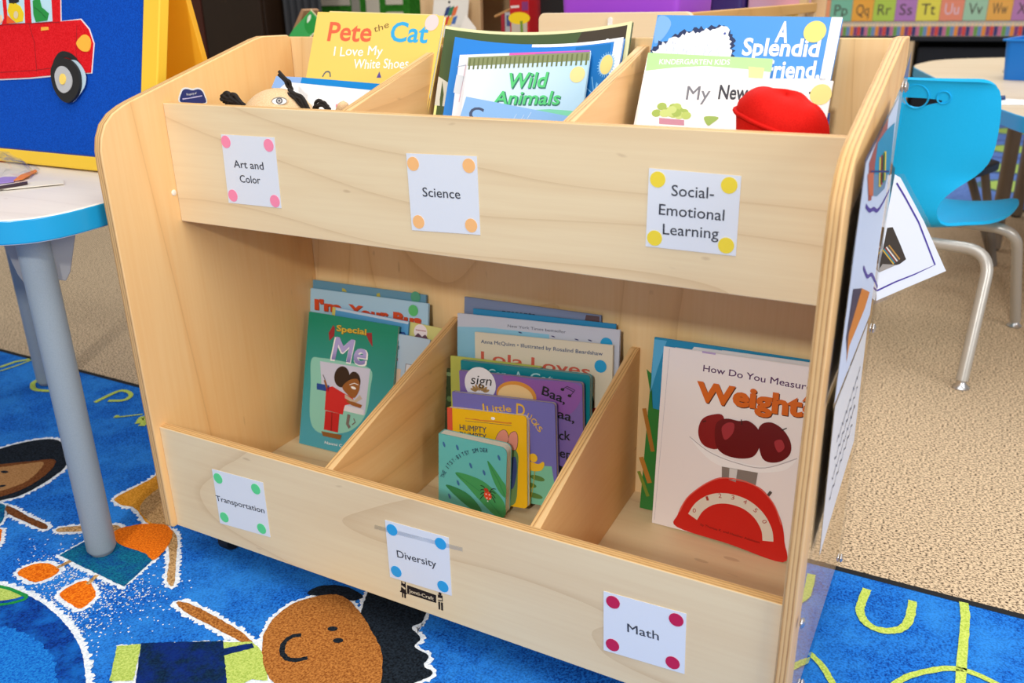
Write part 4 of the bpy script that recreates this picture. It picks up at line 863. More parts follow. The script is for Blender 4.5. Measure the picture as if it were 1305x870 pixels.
book(((0.3912,0.2322,0.5340),(0.9986,0.0212,0.0475),(0.0000,0.9135,-0.4067),(-0.0520,0.4062,0.9123)), (0.1783,0.2167), 'pale blue nature book with bubbly green title in upper middle bin', gradient('pale_sky_cover', 'x', 0, .18, 'e8f0f8', 'b8dcf2'), art=a_wild, t=.004)
def a_rain(A, w, h):
    for i in range(26):
        x, y = random.uniform(.05, .12), random.uniform(h - .04, h - .012); A.ribbon([(x, y), (x + .003, y + .009)], .0007, mat('c8dcf4', .4), D1)
    A.text('C', [(0.0121,0.1227),(0.0326,0.1232)], .016, mat('4a5470', .4), D1, bold=.02)
book(((0.3959,0.1891,0.5530),(0.9916,-0.0545,-0.1170),(-0.0000,0.9063,-0.4226),(0.1291,0.4191,0.8987)), (0.1626,0.1501), 'sky blue booklet with drawn rain lowest in upper middle bin', '8cb8ea', art=a_rain, t=.003)

# upper right bin
def a_splen(A, w, h):
    A.poly([(w - .012, 0), (w, 0), (w, h), (w - .012, h)], WT, D1)
    A.poly(catmull([(.001, h - .004), (.012, h - .002), (.020, h - .012), (.012, h - .030), (.002, h - .034)], 4), mat('7fb2ee', .35), D1)
    fur = [(0.0028,0.2174),(0.014,0.2285),(0.037,0.2397),(0.0654,0.2461),(0.0889,0.2494),(0.0964,0.2401),(0.1018,0.2167),(0.0893,0.1973),(0.0073,0.194)]
    A.poly(fuzz(grow(fur, .0035), .0028, .0035), mat('26345c', .4), D2); A.poly(fuzz(fur, .0026, .0026), mat('f2f4fa', .4), D3)
    for i in range(70):
        x, y = random.uniform(fur[1][0], fur[4][0] - .002), random.uniform(fur[6][1], fur[2][1] - .006)
        A.ribbon([(x, y), (x + random.uniform(-.002, .002), y - .004)], .0006, mat('c4cce0', .4), D4)
    A.ell((0.0894,0.2418), .0014, .0014, mat('4c5ca8', .4), D5)
    A.text('A', [(0.1497,0.2339),(0.1642,0.2334)], .0230, WT, D2, bold=.03)
    A.text('Splendid', [(0.114,0.2171),(0.2024,0.2182)], .0195, WT, D2, bold=.028); A.text('Friend,', [(0.1449,0.1913),(0.208,0.1932)], .0195, WT, D2, bold=.028)
    dot(A, (0.1932,0.2463), mat('f6e07c', .4), D3, .0125)
    A.poly([(w * .5, 0)] + [(0.2157,0.1935),(0.1147,0.189)] + [(w * .3, 0)], WT, D1)
    A.poly([(0.2204,0.1542),(0.2272,0.1547),(0.229,0.1359),(0.2239,0.1356)], mat('4460b4', .4), D3)
book(((0.6279,0.2600,0.5384),(0.9998,-0.0081,-0.0200),(-0.0000,0.9272,-0.3746),(0.0216,0.3745,0.9270)), (0.2206,0.2634), 'blue book with white fur and white title letters in upper right bin', '4f9ae6', art=a_splen, t=.006)
def a_kind(A, w, h):
    A.poly([(-0,0.2164),(0.1527,0.2164),(0.154,0.201),(0.1235,0.203),(0.0761,0.2041),(0.0378,0.2001),(0.0016,0.1942)], mat('b8e09c', .4), D1)
    A.text('KINDERGARTEN KIDS', [(0.0171,0.2028),(0.104,0.207)], .0062, WT, D2, bold=.014, jit=.04)
    A.text('K', [(0.0188,0.1807),(0.0278,0.1813)], .0080, mat('a4acd8', .4), D1, bold=.01)
    A.poly([(0.1266,0.2059),(0.1451,0.2051),(0.1457,0.1933),(0.1292,0.1932)], mat('f4e09c', .4), D2)
book(((0.6268,0.2444,0.5394),(0.9993,-0.0142,-0.0351),(-0.0000,0.9272,-0.3746),(0.0378,0.3743,0.9265)), (0.1527,0.2164), 'white booklet with a pale green banner in upper right bin', 'fbfbfb', art=a_kind, t=.003)
def a_new(A, w, h):
    A.text('My', [(0.0561,0.1664),(0.0844,0.1672)], .0160, mat('7c7c84', .4), D1, bold=.006); A.text('New', [(0.0943,0.169),(0.128,0.1696)], .0160, mat('3c3c44', .4), D1, bold=.02)
    A.poly([(0.1949,0.1813),(0.1983,0.1814),(0.1987,0.1788),(0.1954,0.1787)], mat('3c3c44', .4), D1)
    for i in range(22):
        p = (0.0424,0.1517); A.ell((p[0] + random.gauss(0, .009), p[1] + random.gauss(0, .005)), .006, .0045, mat(random.choice(('b8cc6c', 'c8d884', 'a4bc5c')), .5), D1 + i * .00001)
    A.poly([(0.0273,0.1433),(0.0586,0.1422),(0.0598,0.1358),(0.0286,0.1359)], mat('c88ca0', .5), D1)
    A.poly(catmull([(0.0816,0.1463),(0.0887,0.1485),(0.0992,0.1472),(0.093,0.1404),(0.0879,0.1374)], 4), mat('9cb85c', .5), D2)
    dot(A, (0.208,0.1788), mat('f6e48c', .4), D2, .0115)
book(((0.6406,0.2231,0.5362),(0.9999,-0.0040,-0.0099),(0.0000,0.9272,-0.3746),(0.0107,0.3746,0.9271)), (0.2186,0.1944), 'white paperback with black title lowest in upper right bin', 'fafafa', art=a_new, t=.004)

# ------------------------------------------------------------------ soft toys in the upper bins
CLOTH = speckle('beige_doll_cloth', 'dcb88c', 'e8c89e', 700, rough=.9, bump=.3); YARN = mat('221c1a', .85)
def skin_mesh(name, verts, edges, radii, m, parent=None, sub=2, root=0):
    me = bpy.data.meshes.new(name); me.from_pydata(verts, edges, []); o = bpy.data.objects.new(name, me); COL.objects.link(o)
    sk = o.modifiers.new('skin', 'SKIN'); o.modifiers.new('smooth', 'SUBSURF').levels = sub; o.modifiers['smooth'].render_levels = sub
    bmk = bmesh.new(); bmk.from_mesh(me); bmk.free()
    if not me.skin_vertices: me.attributes
    for i, v in enumerate(me.skin_vertices[0].data): v.radius = radii[i] if isinstance(radii[i], tuple) else (radii[i], radii[i]); v.use_root = (i == root)
    dg = bpy.context.evaluated_depsgraph_get(); m2 = bpy.data.meshes.new_from_object(o.evaluated_get(dg)); bpy.data.objects.remove(o)
    m2.name = name; o = bpy.data.objects.new(name, m2); COL.objects.link(o)
    m2.materials.clear(); m2.materials.append(m)
    for p in m2.polygons: p.use_smooth = True
    if parent: o.parent = parent
    return o
doll = empty('rag_doll', (.150, .185, .5335), label='beige rag doll with black yarn hair peeking over the upper left bin', cat='doll')
V = [(0, .01, .048), (0, .004, .075), (0, -.002, .100), (0, -.004, .122), (0, -.001, .140),
     (-.045, .012, .060), (-.085, .0, .040), (.05, .02, .075), (.092, .014, .110), (.117, .0, .143), (.121, -.004, .150), (-.03, .0, .022), (.03, .0, .022)]
Ed = [(0, 1), (1, 2), (2, 3), (3, 4), (1, 5), (5, 6), (1, 7), (7, 8), (8, 9), (9, 10), (0, 11), (0, 12)]
Rd = [.030, .034, .050, .050, .040, .014, .012, .014, .011, .010, .006, .018, .018]
db = skin_mesh('doll_body', V, Ed, [(r * 1.12, r) if i in (2, 3, 4) else r for i, r in enumerate(Rd)], CLOTH, doll)
# the round cloth head is fused to the body so that the doll stays one surface
bm = bmesh.new(); bm.from_mesh(db.data)
bmesh.ops.create_uvsphere(bm, u_segments=40, v_segments=24, radius=1, matrix=Matrix.Translation((.003, 0, .112)) @ Matrix.Diagonal((.056, .050, .052, 1)))
bm.to_mesh(db.data); bm.free()
rm = db.modifiers.new('fuse', 'REMESH'); rm.mode = 'VOXEL'; rm.voxel_size = .0028; rm.use_smooth_shade = True
sm_ = db.modifiers.new('soften', 'SMOOTH'); sm_.iterations = 4
def strand(name, pts, r):
    bm = bmesh.new(); q = [Vector(p) for p in pts]
    q = [Vector(a) for a in bend_pts(q, .02, 5)]
    for k in range(3):
        a = k * 2.1; o_ = Vector((math.cos(a), math.sin(a) * .5, math.sin(a))) * r * .62
        tube(bm, [p + o_ + Vector((math.sin(i * .8 + a), 0, math.cos(i * .7 + a))) * r * .22 for i, p in enumerate(q)], r * .52, 8)
    return link(name, bm, YARN, doll, smooth=60)
def LC(p): return tuple(Vector(p) - Vector((.150, .185, .5335)))
for dx in range(4):
    strand('yarn_strand', [LC((.110 - dx * .003, .19, .655)), LC((.092 - dx * .006, .178, .676 + dx * .002)), LC((.078 - dx * .006, .176, .690 - (dx % 2) * .006)), LC((.068 - dx * .004, .18, .672 + dx * .003))], .0048)
strand('yarn_strand', [LC((.152, .205, .675)), LC((.166, .200, .697)), LC((.166, .196, .705)), LC((.154, .194, .7165))], .0042)
strand('yarn_strand', [LC((.176, .185, .694)), LC((.190, .178, .690)), LC((.206, .180, .680)), LC((.205, .18, .655))], .0048)
strand('yarn_strand', [LC((.190, .180, .690)), LC((.203, .178, .688)), LC((.210, .18, .672))], .0045)
strand('yarn_strand', [LC((.214, .185, .660)), LC((.226, .18, .680)), LC((.236, .18, .682)), LC((.246, .18, .674))], .0045)
# embroidered eye on the forehead side that shows
E_ = Art(); E_.ell((0, 0), .0105, .0056, mat('8c8478', .7), 0); E_.ell((0, -.0006), .0094, .0044, mat('f2eee6', .7), .0002); E_.ell((0, 0), .0046, .0044, mat('5c5a60', .7), .0004); E_.ell((0, 0), .0028, .0027, mat('b8b4b0', .7), .0006); E_.ell((0, 0), .0014, .0014, mat('2c2c30', .7), .0008)
e = E_.done('embroidered_eye', doll, local=True); 
pe = Vector((.030, -.0245, .1500)); nz = Vector(((pe.x - .003) / .056 ** 2, pe.y / .050 ** 2, (pe.z - .112) / .052 ** 2)).normalized()
nz = (nz + Vector((.25, -.75, 0))).normalized()
zx = Vector((.88, .47, 0)); zx = (zx - nz * zx.dot(nz)).normalized(); up = zx.cross(-nz)
if up.z < 0: up = -up
pe += nz * .0015
e.matrix_basis = Matrix(((zx.x, -nz.x, up.x, pe.x), (zx.y, -nz.y, up.y, pe.y), (zx.z, -nz.z, up.z, pe.z), (0, 0, 0, 1)))

RED = speckle('red_cotton', 'cc1610', 'd81e16', 900, rough=.8, bump=.1)
cap = empty('cloth_cap', (.833, .190, .5335), label='crumpled red cloth cap in front of white paperback in upper right bin', cat='cap')
bm = bmesh.new(); nu, nv = 48, 22; grid = []
def rim(t): return .146 - .016 * math.cos(t) * .9
for j in range(nv + 1):
    row = []
    for i in range(nu):
        t = 2 * math.pi * i / nu; s = j / nv; ct, sn = math.cos(t), math.sin(t)
        if s < .4: f = s / .4; z = rim(t) * f; k = .62 + .38 * f; yo = -.030 * (1 - f)
        else:
            f = (s - .4) / .6; a = f * math.pi / 2; k = math.cos(a) ** .55 if j < nv else .02; yo = 0
            z = rim(t) + (.178 - .010 * ct * k - rim(t)) * math.sin(a) ** .9
        pt = 1.04 if ct < -.8 else 1
        x = .0465 * k * ct * (pt if .3 < s < .55 else 1); y = .046 * k * sn + yo
        if s > .4: z += .0030 * math.sin(75 * x + 1.5) * math.sin(2.2 * t) - .004 * math.exp(-((x - .022) / .006) ** 2) * f
        row.append(bm.verts.new((x, y, max(z, 0))))
    grid.append(row)
for a, b in zip(grid, grid[1:]):
    for i in range(nu): bm.faces.new((a[i], a[(i + 1) % nu], b[(i + 1) % nu], b[i]))
bm.faces.new(grid[0][::-1]); bm.faces.new(grid[-1])
link('crown', bm, RED, cap, smooth=80)
bm = bmesh.new()
tube(bm, [(.0475 * math.cos(t) * (1.05 if math.cos(t) < -.8 else 1), .047 * math.sin(t), rim(t)) for t in [2 * math.pi * k / 60 for k in range(61)]], .0022, 8); link('brim_seam', bm, RED, cap, smooth=60)

# ------------------------------------------------------------------ table at the left with the felt board
TOP_L = wood('pale_table_laminate', 'x', 'f2ebe0', 'e8e0d6', 'd8cfc4', rough=.35, ring=3, seed=1); EDGE = mat('18a2d6', .3, 0, .5)
tl = empty('activity_table', (-.55, .2, 0), label='white topped table with bright blue edge beside the left of the bookcase', cat='table')
def tabletop(name, pts, z, th, par, off, topm):
    bm = bmesh.new(); q = [(x - off[0], y - off[1]) for x, y in pts]
    prism(bm, q, z - th, z, 'z', 0, 1); link(name, bm, [topm, EDGE], par, smooth=30, bevel=.003, seg=3)
outl = bend_pts([(-.6, -.19, 0), (-.005, -.118, 0), (-.062, .44, 0), (-.9, .60, 0), (-1.25, .3, 0), (-1.2, -.2, 0), (-.6, -.19, 0)], .095, 10)
tabletop('tabletop', [(p.x, p.y) for p in outl][1:], .56, .033, tl, (-.55, .2), TOP_L)
def table_leg(x, y, par, off, top=.527, r=.0215, m=GREYLEG, foot='2a2a2c', z0=0.):
    bm = bmesh.new(); lathe(bm, [(r * .9, z0 + .006), (r, z0 + .010), (r, top)], (x - off[0], y - off[1], 0), 28); lg = link('leg', bm, m, par, smooth=40)
    bm = bmesh.new(); lathe(bm, [(r * .75, 0), (r * .8, .002), (r * .8, .008)], (x - off[0], y - off[1], z0 + .0004), 20); link('foot_glide', bm, mat(foot, .5), lg, smooth=40)
    return lg
table_leg(-.099, -.046, tl, (-.55, .2), foot='7c8288', z0=.0125); l2 = table_leg(-.775, .340, tl, (-.55, .2), foot='7c8288', z0=.0125)
for (x, y) in ((-1.05, -.08), ): table_leg(x, y, tl, (-.55, .2), z0=.0125)
for z in (.052, .078):
    bm = bmesh.new(); lathe(bm, [(.003, 0), (.005, .001), (.004, .0028)], seg=12); s = link('bolt', bm, STEEL, l2, smooth=40)
    s.matrix_basis = Matrix.Translation((-.775 + .55 + .0195, .34 - .2 - .008, z)) @ Matrix.Rotation(R(70), 4, Vector((.45, 1, 0)))
def gusset(x, y, ang):
    bm = bmesh.new(); prism(bm, [(.012, .526), (.058, .526), (.038, .462), (.030, .450), (.014, .456)], -.0025, .0025, 'y')
    g = link('leg_bracket', bm, mat('9c9a98', .45), tl, bevel=.0015); g.matrix_basis = Matrix.Translation((x + .55, y - .2, 0)) @ Matrix.Rotation(R(ang), 4, 'Z')
gusset(-.099, -.046, 62); gusset(-.099, -.046, 190)

FELT = speckle('blue_felt', '0a44a8', '0e50bc', 500, rough=.95, bump=.3); YEL = mat('f2c638', .5); YEL2 = nylon('ffd240')
ea = empty('felt_board_easel', (0, .162, .562), label='blue felt tabletop easel with yellow edging on the white table', cat='easel')
ea.matrix_world = frame(((0.0000,0.1620,0.5620),(1.0000,0.0000,0.0000),(0.0000,0.9703,-0.2419),(0.0000,0.2419,0.9703)))
u0, u1, vb, vt = -.74, -.0864, .0004, .40
A = Art(); A.slab([(u0 + .04, vb + .021), (u1 - .034, vb + .021), (u1 - .034, vt - .03), (u0 + .04, vt - .03)], FELT, -.006, .0012); A.done('felt_panel', ea, local=True)
A = Art()
A.ribbon([(u0 + .045, vb + .022), (u1 - .036, vb + .022), (u1 - .036, vt - .03)], .004, mat('2c3c8c', .8), .0016, .0002)
A.done('stitching', ea, local=True)
bm = bmesh.new()
def bar(x0, x1, z0, z1, y0=-.004, y1=.014): box(bm, x0, x1, y0, y1, z0, z1)
bar(u0, u1, vb, vb + .0215); bar(u1 - .035, u1, vb + .0215, vt); bar(u0, u0 + .04, vb + .0215, vt); bar(u0 + .04, u1 - .035, vt - .03, vt); bar(u0 + .04, u1 - .035, vb + .0215, vt - .03, .0062, .012)
link('yellow_border', bm, YEL, ea, bevel=.002)
bm = bmesh.new(); c14, s14 = math.cos(R(14)), math.sin(R(14))
# the rear flap of the easel stands behind and meets the front at the top
zt, yt = vt * c14, vt * s14
def WL(x, y, z): return (x, y * c14 - z * s14, y * s14 + z * c14)
q = [WL(u0, .15, .0), WL(u1 + .006, .15, .0), WL(u1 - .028, yt + .012, zt), WL(u0, yt + .012, zt)]
q2 = [WL(u0, .160, .0), WL(u1 + .006, .160, .0), WL(u1 - .028, yt + .022, zt), WL(u0, yt + .022, zt)]
a = [bm.verts.new(p) for p in q]; b = [bm.verts.new(p) for p in q2]
bm.faces.new(a); bm.faces.new(b[::-1])
for i in range(4): bm.faces.new((a[i], b[i], b[(i + 1) % 4], a[(i + 1) % 4]))
link('rear_flap', bm, YEL2, ea, bevel=.001)

# felt car pinned to the board
FE = ((0.0000,0.1620,0.5620),(1.0000,0.0000,0.0000),(0.0000,0.9703,-0.2419),(0.0000,0.2419,0.9703)); RFELT = speckle('red_felt', 'd0141c', 'e0222a', 500, rough=.95, bump=.3)
A = Art()
body = [(-0.6031,0.3448),(-0.316,0.3335),(-0.3118,0.2287),(-0.2626,0.2308),(-0.2437,0.2165),(-0.232,0.1953),(-0.2362,0.1512),(-0.2529,0.1509),(-0.2703,0.1662),(-0.3009,0.1707),(-0.3199,0.1582),(-0.3255,0.1458),(-0.3874,0.1407),(-0.605,0.1293)]
A.slab(grow(body, .0022), mat('e4e8ee', .8), .0018, .0024); A.slab(body, RFELT, .0024, .0040)
car = A.done('felt_car', fr=FE); tag(car, 'red felt car with black wheel stuck on the blue board', 'felt car')
A = Art(); A.ribbon([(-0.4715,0.2233),(-0.4089,0.2255),(-0.3118,0.2275)], .0012, mat('98101a', .9), .0043); A.ribbon([(-0.3886,0.2254),(-0.3741,0.1958),(-0.3673,0.1499)], .0012, mat('98101a', .9), .0043); A.ribbon([(-0.4711,0.1466),(-0.3714,0.1523),(-0.3277,0.1568)], .0010, mat('98101a', .9), .0043); A.ribbon([(-0.2699,0.2225),(-0.2707,0.1831),(-0.2665,0.1663)], .0008, mat('98101a', .9), .0043)
A.done('seam', car, fr=FE)
for q in ([(-0.5584,0.3176),(-0.4657,0.3147),(-0.4546,0.2345),(-0.4609,0.2245),(-0.5588,0.2223)], [(-0.453,0.3019),(-0.4038,0.3005),(-0.3988,0.2267),(-0.442,0.2257)], [(-0.3897,0.3001),(-0.3364,0.2986),(-0.3292,0.2288),(-0.3806,0.2266)]):
    A = Art(); A.slab(q, mat('b8dcea', .8), .0041, .0048); A.done('window', car, fr=FE)
for pts, m in ((([(-0.4381,0.2569),(-0.4257,0.2592),(-0.4093,0.2528),(-0.401,0.2416),(-0.4029,0.2292),(-0.4192,0.2268),(-0.4337,0.2344),(-0.4422,0.2457)]), 'e8c818'), ([(-0.4442,0.2395),(-0.4337,0.2331),(-0.4213,0.2268),(-0.4441,0.2257)], 'e85a20'), ([(-0.3771,0.2609),(-0.3613,0.2655),(-0.3551,0.2508),(-0.3372,0.241),(-0.3409,0.2301),(-0.3686,0.2278),(-0.3747,0.2389)], '1f8c3c'), ([(-0.48,0.2347),(-0.4589,0.2396),(-0.4567,0.2295),(-0.4672,0.2232),(-0.48,0.222)], 'ecc4a0'), ([(-0.4403,0.2693),(-0.4156,0.2689),(-0.4134,0.2602),(-0.4257,0.2567),(-0.4381,0.2581)], '1c1c1e')):
    A = Art(); A.slab(pts, mat(m, .9), .0049, .0060); A.done('felt_passenger', car, fr=FE)
A = Art(); A.ell((-0.4193,0.2392), .006, .006, mat('d8c8a0', .9), .0064); A.ribbon([(-0.3729,0.2511),(-0.3529,0.2411),(-0.343,0.2337)], .001, mat('14642c', .9), .0064); A.done('passenger_detail', car, fr=FE)
A = Art(); A.slab([(-0.3565,0.2198),(-0.3388,0.2203),(-0.3387,0.2155),(-0.3564,0.2143)], mat('f0a83c', .9), .0041, .0052); A.done('door_handle', car, fr=FE)
A = Art(); A.slab(catmull([(-0.2692,0.1951),(-0.2582,0.2058),(-0.2472,0.2082),(-0.2378,0.2023),(-0.2356,0.1929),(-0.2409,0.1833),(-0.2576,0.1844)], 4), mat('f4b43c', .9), .0041, .0054); A.done('headlight', car, fr=FE)
A = Art(); A.slab(catmull([(-0.3256,0.1507),(-0.324,0.1679),(-0.3088,0.1815),(-0.2896,0.1817),(-0.2705,0.1735),(-0.2512,0.1545),(-0.2624,0.1543),(-0.2779,0.1686),(-0.3009,0.1731),(-0.3161,0.1607)], 4), BLACK, .0041, .0052); A.done('wheel_arch', car, fr=FE)
A = Art(); A.slab(catmull([(-0.3159,0.1509),(-0.2931,0.1659),(-0.2684,0.1687),(-0.2474,0.1522),(-0.245,0.133),(-0.2595,0.1157),(-0.2781,0.1041),(-0.3035,0.1168)], 5), mat('b8d0de', .9), .0054, .0062); A.slab(catmull([(-0.3237,0.1507),(-0.3124,0.1681),(-0.2932,0.172),(-0.2722,0.1662),(-0.2567,0.152),(-0.2524,0.1304),(-0.2613,0.1132),(-0.28,0.1028),(-0.2994,0.1083),(-0.3173,0.1263)], 5), BLACK, .0062, .0105)
wh = A.done('wheel', car, fr=FE)
A = Art(); A.slab(catmull([(-0.3118,0.1436),(-0.3044,0.156),(-0.291,0.1587),(-0.2775,0.1516),(-0.2695,0.1385),(-0.273,0.125),(-0.288,0.1173),(-0.3036,0.1242)], 5), mat('b4b6ba', .9), .0106, .0118); hb = A.done('hub_cap', wh, fr=FE)
A = Art(); c = (-0.2905,0.1386); A.slab([(c[0] + .0075 * math.cos(k * .4), c[1] + .0085 * math.sin(k * .4)) for k in range(16)], mat('f0d068', .9), .0119, .0135); A.done('hub_button', wh, fr=FE)

# loose craft pieces on the white table
def flat_piece(name, pts, m, label, cat, z=.5612, th=.0012, tilt=0., group=None):
    A = Art(); A.slab(pts, m if not isinstance(m, str) else mat(m, .6), 0, th)
    return tag(A.done(name, fr=((0, 0, z), (1, 0, 0), (0, 0, -1), (0, 1, 0))), label, cat, group)
flat_piece('paper_scrap', [(-0.2441,-0.0002),(-0.2364,0.0336),(-0.2365,0.0653),(-0.2073,0.0904),(-0.1771,0.0709),(-0.191,0.0526),(-0.2196,0.0102)], 'e9e2d4', 'cream folded paper scrap on the white table', 'paper scrap', .5616)
flat_piece('paper_scrap', [(-0.3178,0.0445),(-0.3193,0.0708),(-0.3,0.0788),(-0.2679,0.0522),(-0.2812,0.0211)], '9c84cc', 'lilac paper scrap at the photo left edge on the white table', 'paper scrap', .5612)
flat_piece('paper_scrap', [(-0.2679,0.0522),(-0.3003,0.0855),(-0.3222,0.1262),(-0.3067,0.1181),(-0.2659,0.0661)], 'e8843c', 'narrow orange paper strip on the white table', 'paper scrap', .5630)
flat_piece('pencil', [(-0.2464,-0.0011),(-0.2341,0.0101),(-0.2296,0.049),(-0.2182,0.0412),(-0.2252,0.0019),(-0.2352,-0.0083)], '3a2a34', 'dark pencil beneath the cream paper scrap', 'pencil', .5632, .003)
bm = bmesh.new(); rnd = random.Random(11); nx = 12
g = [[bm.verts.new((-.46 + .20 * i / nx + rnd.uniform(-.006, .006) - .06 * (j / 8) * (1 if i > 6 else 0), .075 + .06 * j / 8 + rnd.uniform(-.005, .005), .5612 + max(0, .030 * math.sin(math.pi * j / 8) * math.sin(math.pi * (i + .5) / nx) + rnd.uniform(-.006, .008)))) for i in range(nx + 1)] for j in range(9)]
for j in range(8):
    for i in range(nx): bm.faces.new((g[j][i], g[j][i + 1], g[j + 1][i + 1], g[j + 1][i]))
BAGM = clear('thin_clear_plastic', (.95, .96, .97, 1), .10, .12)
tag(link('plastic_bag', bm, BAGM), 'crumpled clear plastic bag by the easel on the white table', 'plastic bag')

# ------------------------------------------------------------------ table, chair and stool at the right
TOP_R = wood('table_wood_laminate', 'x', 'e0ccae', 'd6bc98', 'c0a07a', rough=.35, ring=6, seed=14)
tr = empty('classroom_table', (1.5, 2.2, 0), label='wood topped table with blue edge behind the blue chair', cat='table')
q = bend_pts([(1.6, 1.22, 0), (1.10, 1.27, 0), (1.005, 1.55, 0), (.735, 2.70, 0), (.80, 3.02, 0), (1.05, 3.20, 0), (1.6, 3.25, 0), (2.25, 3.0, 0), (2.35, 1.8, 0), (2.1, 1.3, 0), (1.6, 1.22, 0)], .12, 8)
tabletop('tabletop', [(p.x, p.y) for p in q][1:], .56, .033, tr, (1.5, 2.2), TOP_R)
DARKLEG = mat('8a8076', .42, .2)
for x, y in ((1.085, 2.46), (2.1, 1.5), (2.1, 2.9), (1.15, 3.0)): table_leg(x, y, tr, (1.5, 2.2), m=DARKLEG)
SHELL = speckle('sky_blue_moulded_plastic', '1cb0ea', '24b6f0', 900, rough=.38); TUBE = mat('b9b6b0', .32, .35)
ch = empty('student_chair', (.914, 1.496, 0), R(-12), label='sky blue plastic student chair right of the bookcase', cat='chair')
prof = [(-.205, .634, .118), (-.2, .628, .140), (-.194, .60, .152), (-.186, .55, .154), (-.180, .50, .153), (-.176, .465, .146), (-.174, .435, .124), (-.173, .410, .096), (-.172, .385, .074), (-.170, .360, .064), (-.162, .335, .068), (-.145, .318, .082), (-.115, .309, .112), (-.075, .304, .142), (-.02, .302, .160), (.05, .303, .168), (.12, .307, .166), (.18, .309, .160), (.216, .306, .146), (.228, .301, .128)]
bm = bmesh.new(); nx = 16; g = []
for (y, z, hw) in prof:
    row = []
    for i in range(nx + 1):
        t = 2 * i / nx - 1
        back = max(0, min(1, (z - .33) / .1)); seat = 1 - back
        row.append(bm.verts.new((t * hw, y + back * .030 * t * t * (1.3 if hw > .12 else .6) , z + seat * (.020 * t * t) * (1 if y > -.12 else .3))))
    g.append(row)
for a, b in zip(g, g[1:]):
    for i in range(nx): bm.faces.new((a[i], a[i + 1], b[i + 1], b[i]))
bmesh.ops.recalc_face_normals(bm, faces=bm.faces)
me = bpy.data.meshes.new('shell'); bm.to_mesh(me); bm.free(); tmp = bpy.data.objects.new('shell', me); COL.objects.link(tmp)
sm = tmp.modifiers.new('s', 'SUBSURF'); sm.levels = 1; so = tmp.modifiers.new('t', 'SOLIDIFY'); so.thickness = .007; so.offset = 0
bm = bmesh.new(); ol = [( .050 * math.cos(t), .590 + .0045 * math.sin(t)) for t in [2 * math.pi * k / 30 for k in range(30)]]
ol = [(x, z - (.010 * math.exp(-(x / .026) ** 2) if z < .590 else -.001)) for x, z in ol]
prism(bm, ol, -.3, .0, 'y'); mc = bpy.data.meshes.new('cut'); bmesh.ops.recalc_face_normals(bm, faces=bm.faces); bm.to_mesh(mc); bm.free(); cut = bpy.data.objects.new('cut', mc); COL.objects.link(cut)
bo = tmp.modifiers.new('hole', 'BOOLEAN'); bo.object = cut; bo.operation = 'DIFFERENCE'; bo.solver = 'EXACT'
dg = bpy.context.evaluated_depsgraph_get(); m2 = bpy.data.meshes.new_from_object(tmp.evaluated_get(dg)); bpy.data.objects.remove(tmp); bpy.data.objects.remove(cut)
m2.materials.clear(); m2.materials.append(SHELL); m2.set_sharp_from_angle(angle=R(50))
for p in m2.polygons: p.use_smooth = True
sh = bpy.data.objects.new('shell', m2); COL.objects.link(sh); sh.parent = ch
for x, r in ((0, .024), (.052, .0125), (-.052, .0125)):
    bm = bmesh.new(); pts = [(x + r * math.cos(t), -.1985 + 1.3 * .030 * ((x + r * math.cos(t)) / .152) ** 2 + (.0), .598 + r * math.sin(t)) for t in [2 * math.pi * k / 32 for k in range(33)]]
    pts = [(px, py + (.60 - pz) * .16, pz) for px, py, pz in pts]
    tube(bm, pts, .0016, 6, caps=False); link('moulded_ring', bm, SHELL, sh, smooth=60)
for y0, y1 in ((-.146, -.24), (.082, .24)):
    bm = bmesh.new(); p = bend_pts([(-.19, y1, .018), (-.183, y0, .283), (.183, y0, .283), (.19, y1, .018)], .055, 8); tube(bm, p, .0125, 14)
    f = link('leg_frame', bm, TUBE, ch, smooth=50)
    for s in (-1, 1):
        bm = bmesh.new(); lathe(bm, [(.016, 0), (.0175, .003), (.009, .012), (.008, .020)], (s * .19, y1, .0004), 18); link('foot_glide', bm, STEEL, f, smooth=40)
st = empty('stool', (1.0, 2.2, 0), label='low dark navy stool under the far wood table', cat='stool')
bm = bmesh.new(); prism(bm, catmull([(-.16, .05), (-.04, .16), (.045, .06), (.05, .0), (-.02, -.16), (-.14, -.14)], 6), .30, .325, 'z'); link('seat', bm, mat('123a5c', .4), st, smooth=40, bevel=.004)
for a, b in (((-.03, .10, .30), (.09, .10, .0)), ((.02, .03, .30), (.09, .06, .001)), ((-.12, -.1, .30), (-.16, -.2, .0)), ((-.13, .08, .30), (-.2, .14, 0))):
    bm = bmesh.new(); tube(bm, [a, b], .0125, 12); link('leg', bm, mat('7a736c', .42, .2), st, smooth=40)
# blue caddy tub and papers on the far table
tub = empty('storage_tub', (1.14, 2.25, .5605), R(-14), label='royal blue plastic storage tub on the wood topped table', cat='tub')
TB = mat('1272cc', .35)
bm = bmesh.new()
o0 = roundrect(-.10, .16, -.08, .12, .015, 4); o1 = roundrect(-.108, .168, -.088, .128, .018, 4); i1 = roundrect(-.104, .164, -.084, .124, .016, 4); i0 = roundrect(-.096, .156, -.076, .116, .013, 4)
rings = [[bm.verts.new((x, y, z)) for x, y in o] for o, z in ((o0, 0), (o1, .105), (i1, .105), (i0, .004))]
for a, b in zip(rings, rings[1:]):
    for i in range(len(a)): bm.faces.new((a[i], a[(i + 1) % len(a)], b[(i + 1) % len(a)], b[i]))
bm.faces.new(rings[0][::-1]); bm.faces.new(rings[-1]); link('tub_body', bm, TB, tub, smooth=40)
bm = bmesh.new(); a = roundrect(-.116, .176, -.096, .136, .02, 4); b = roundrect(-.1045, .1645, -.0845, .1245, .016, 4)
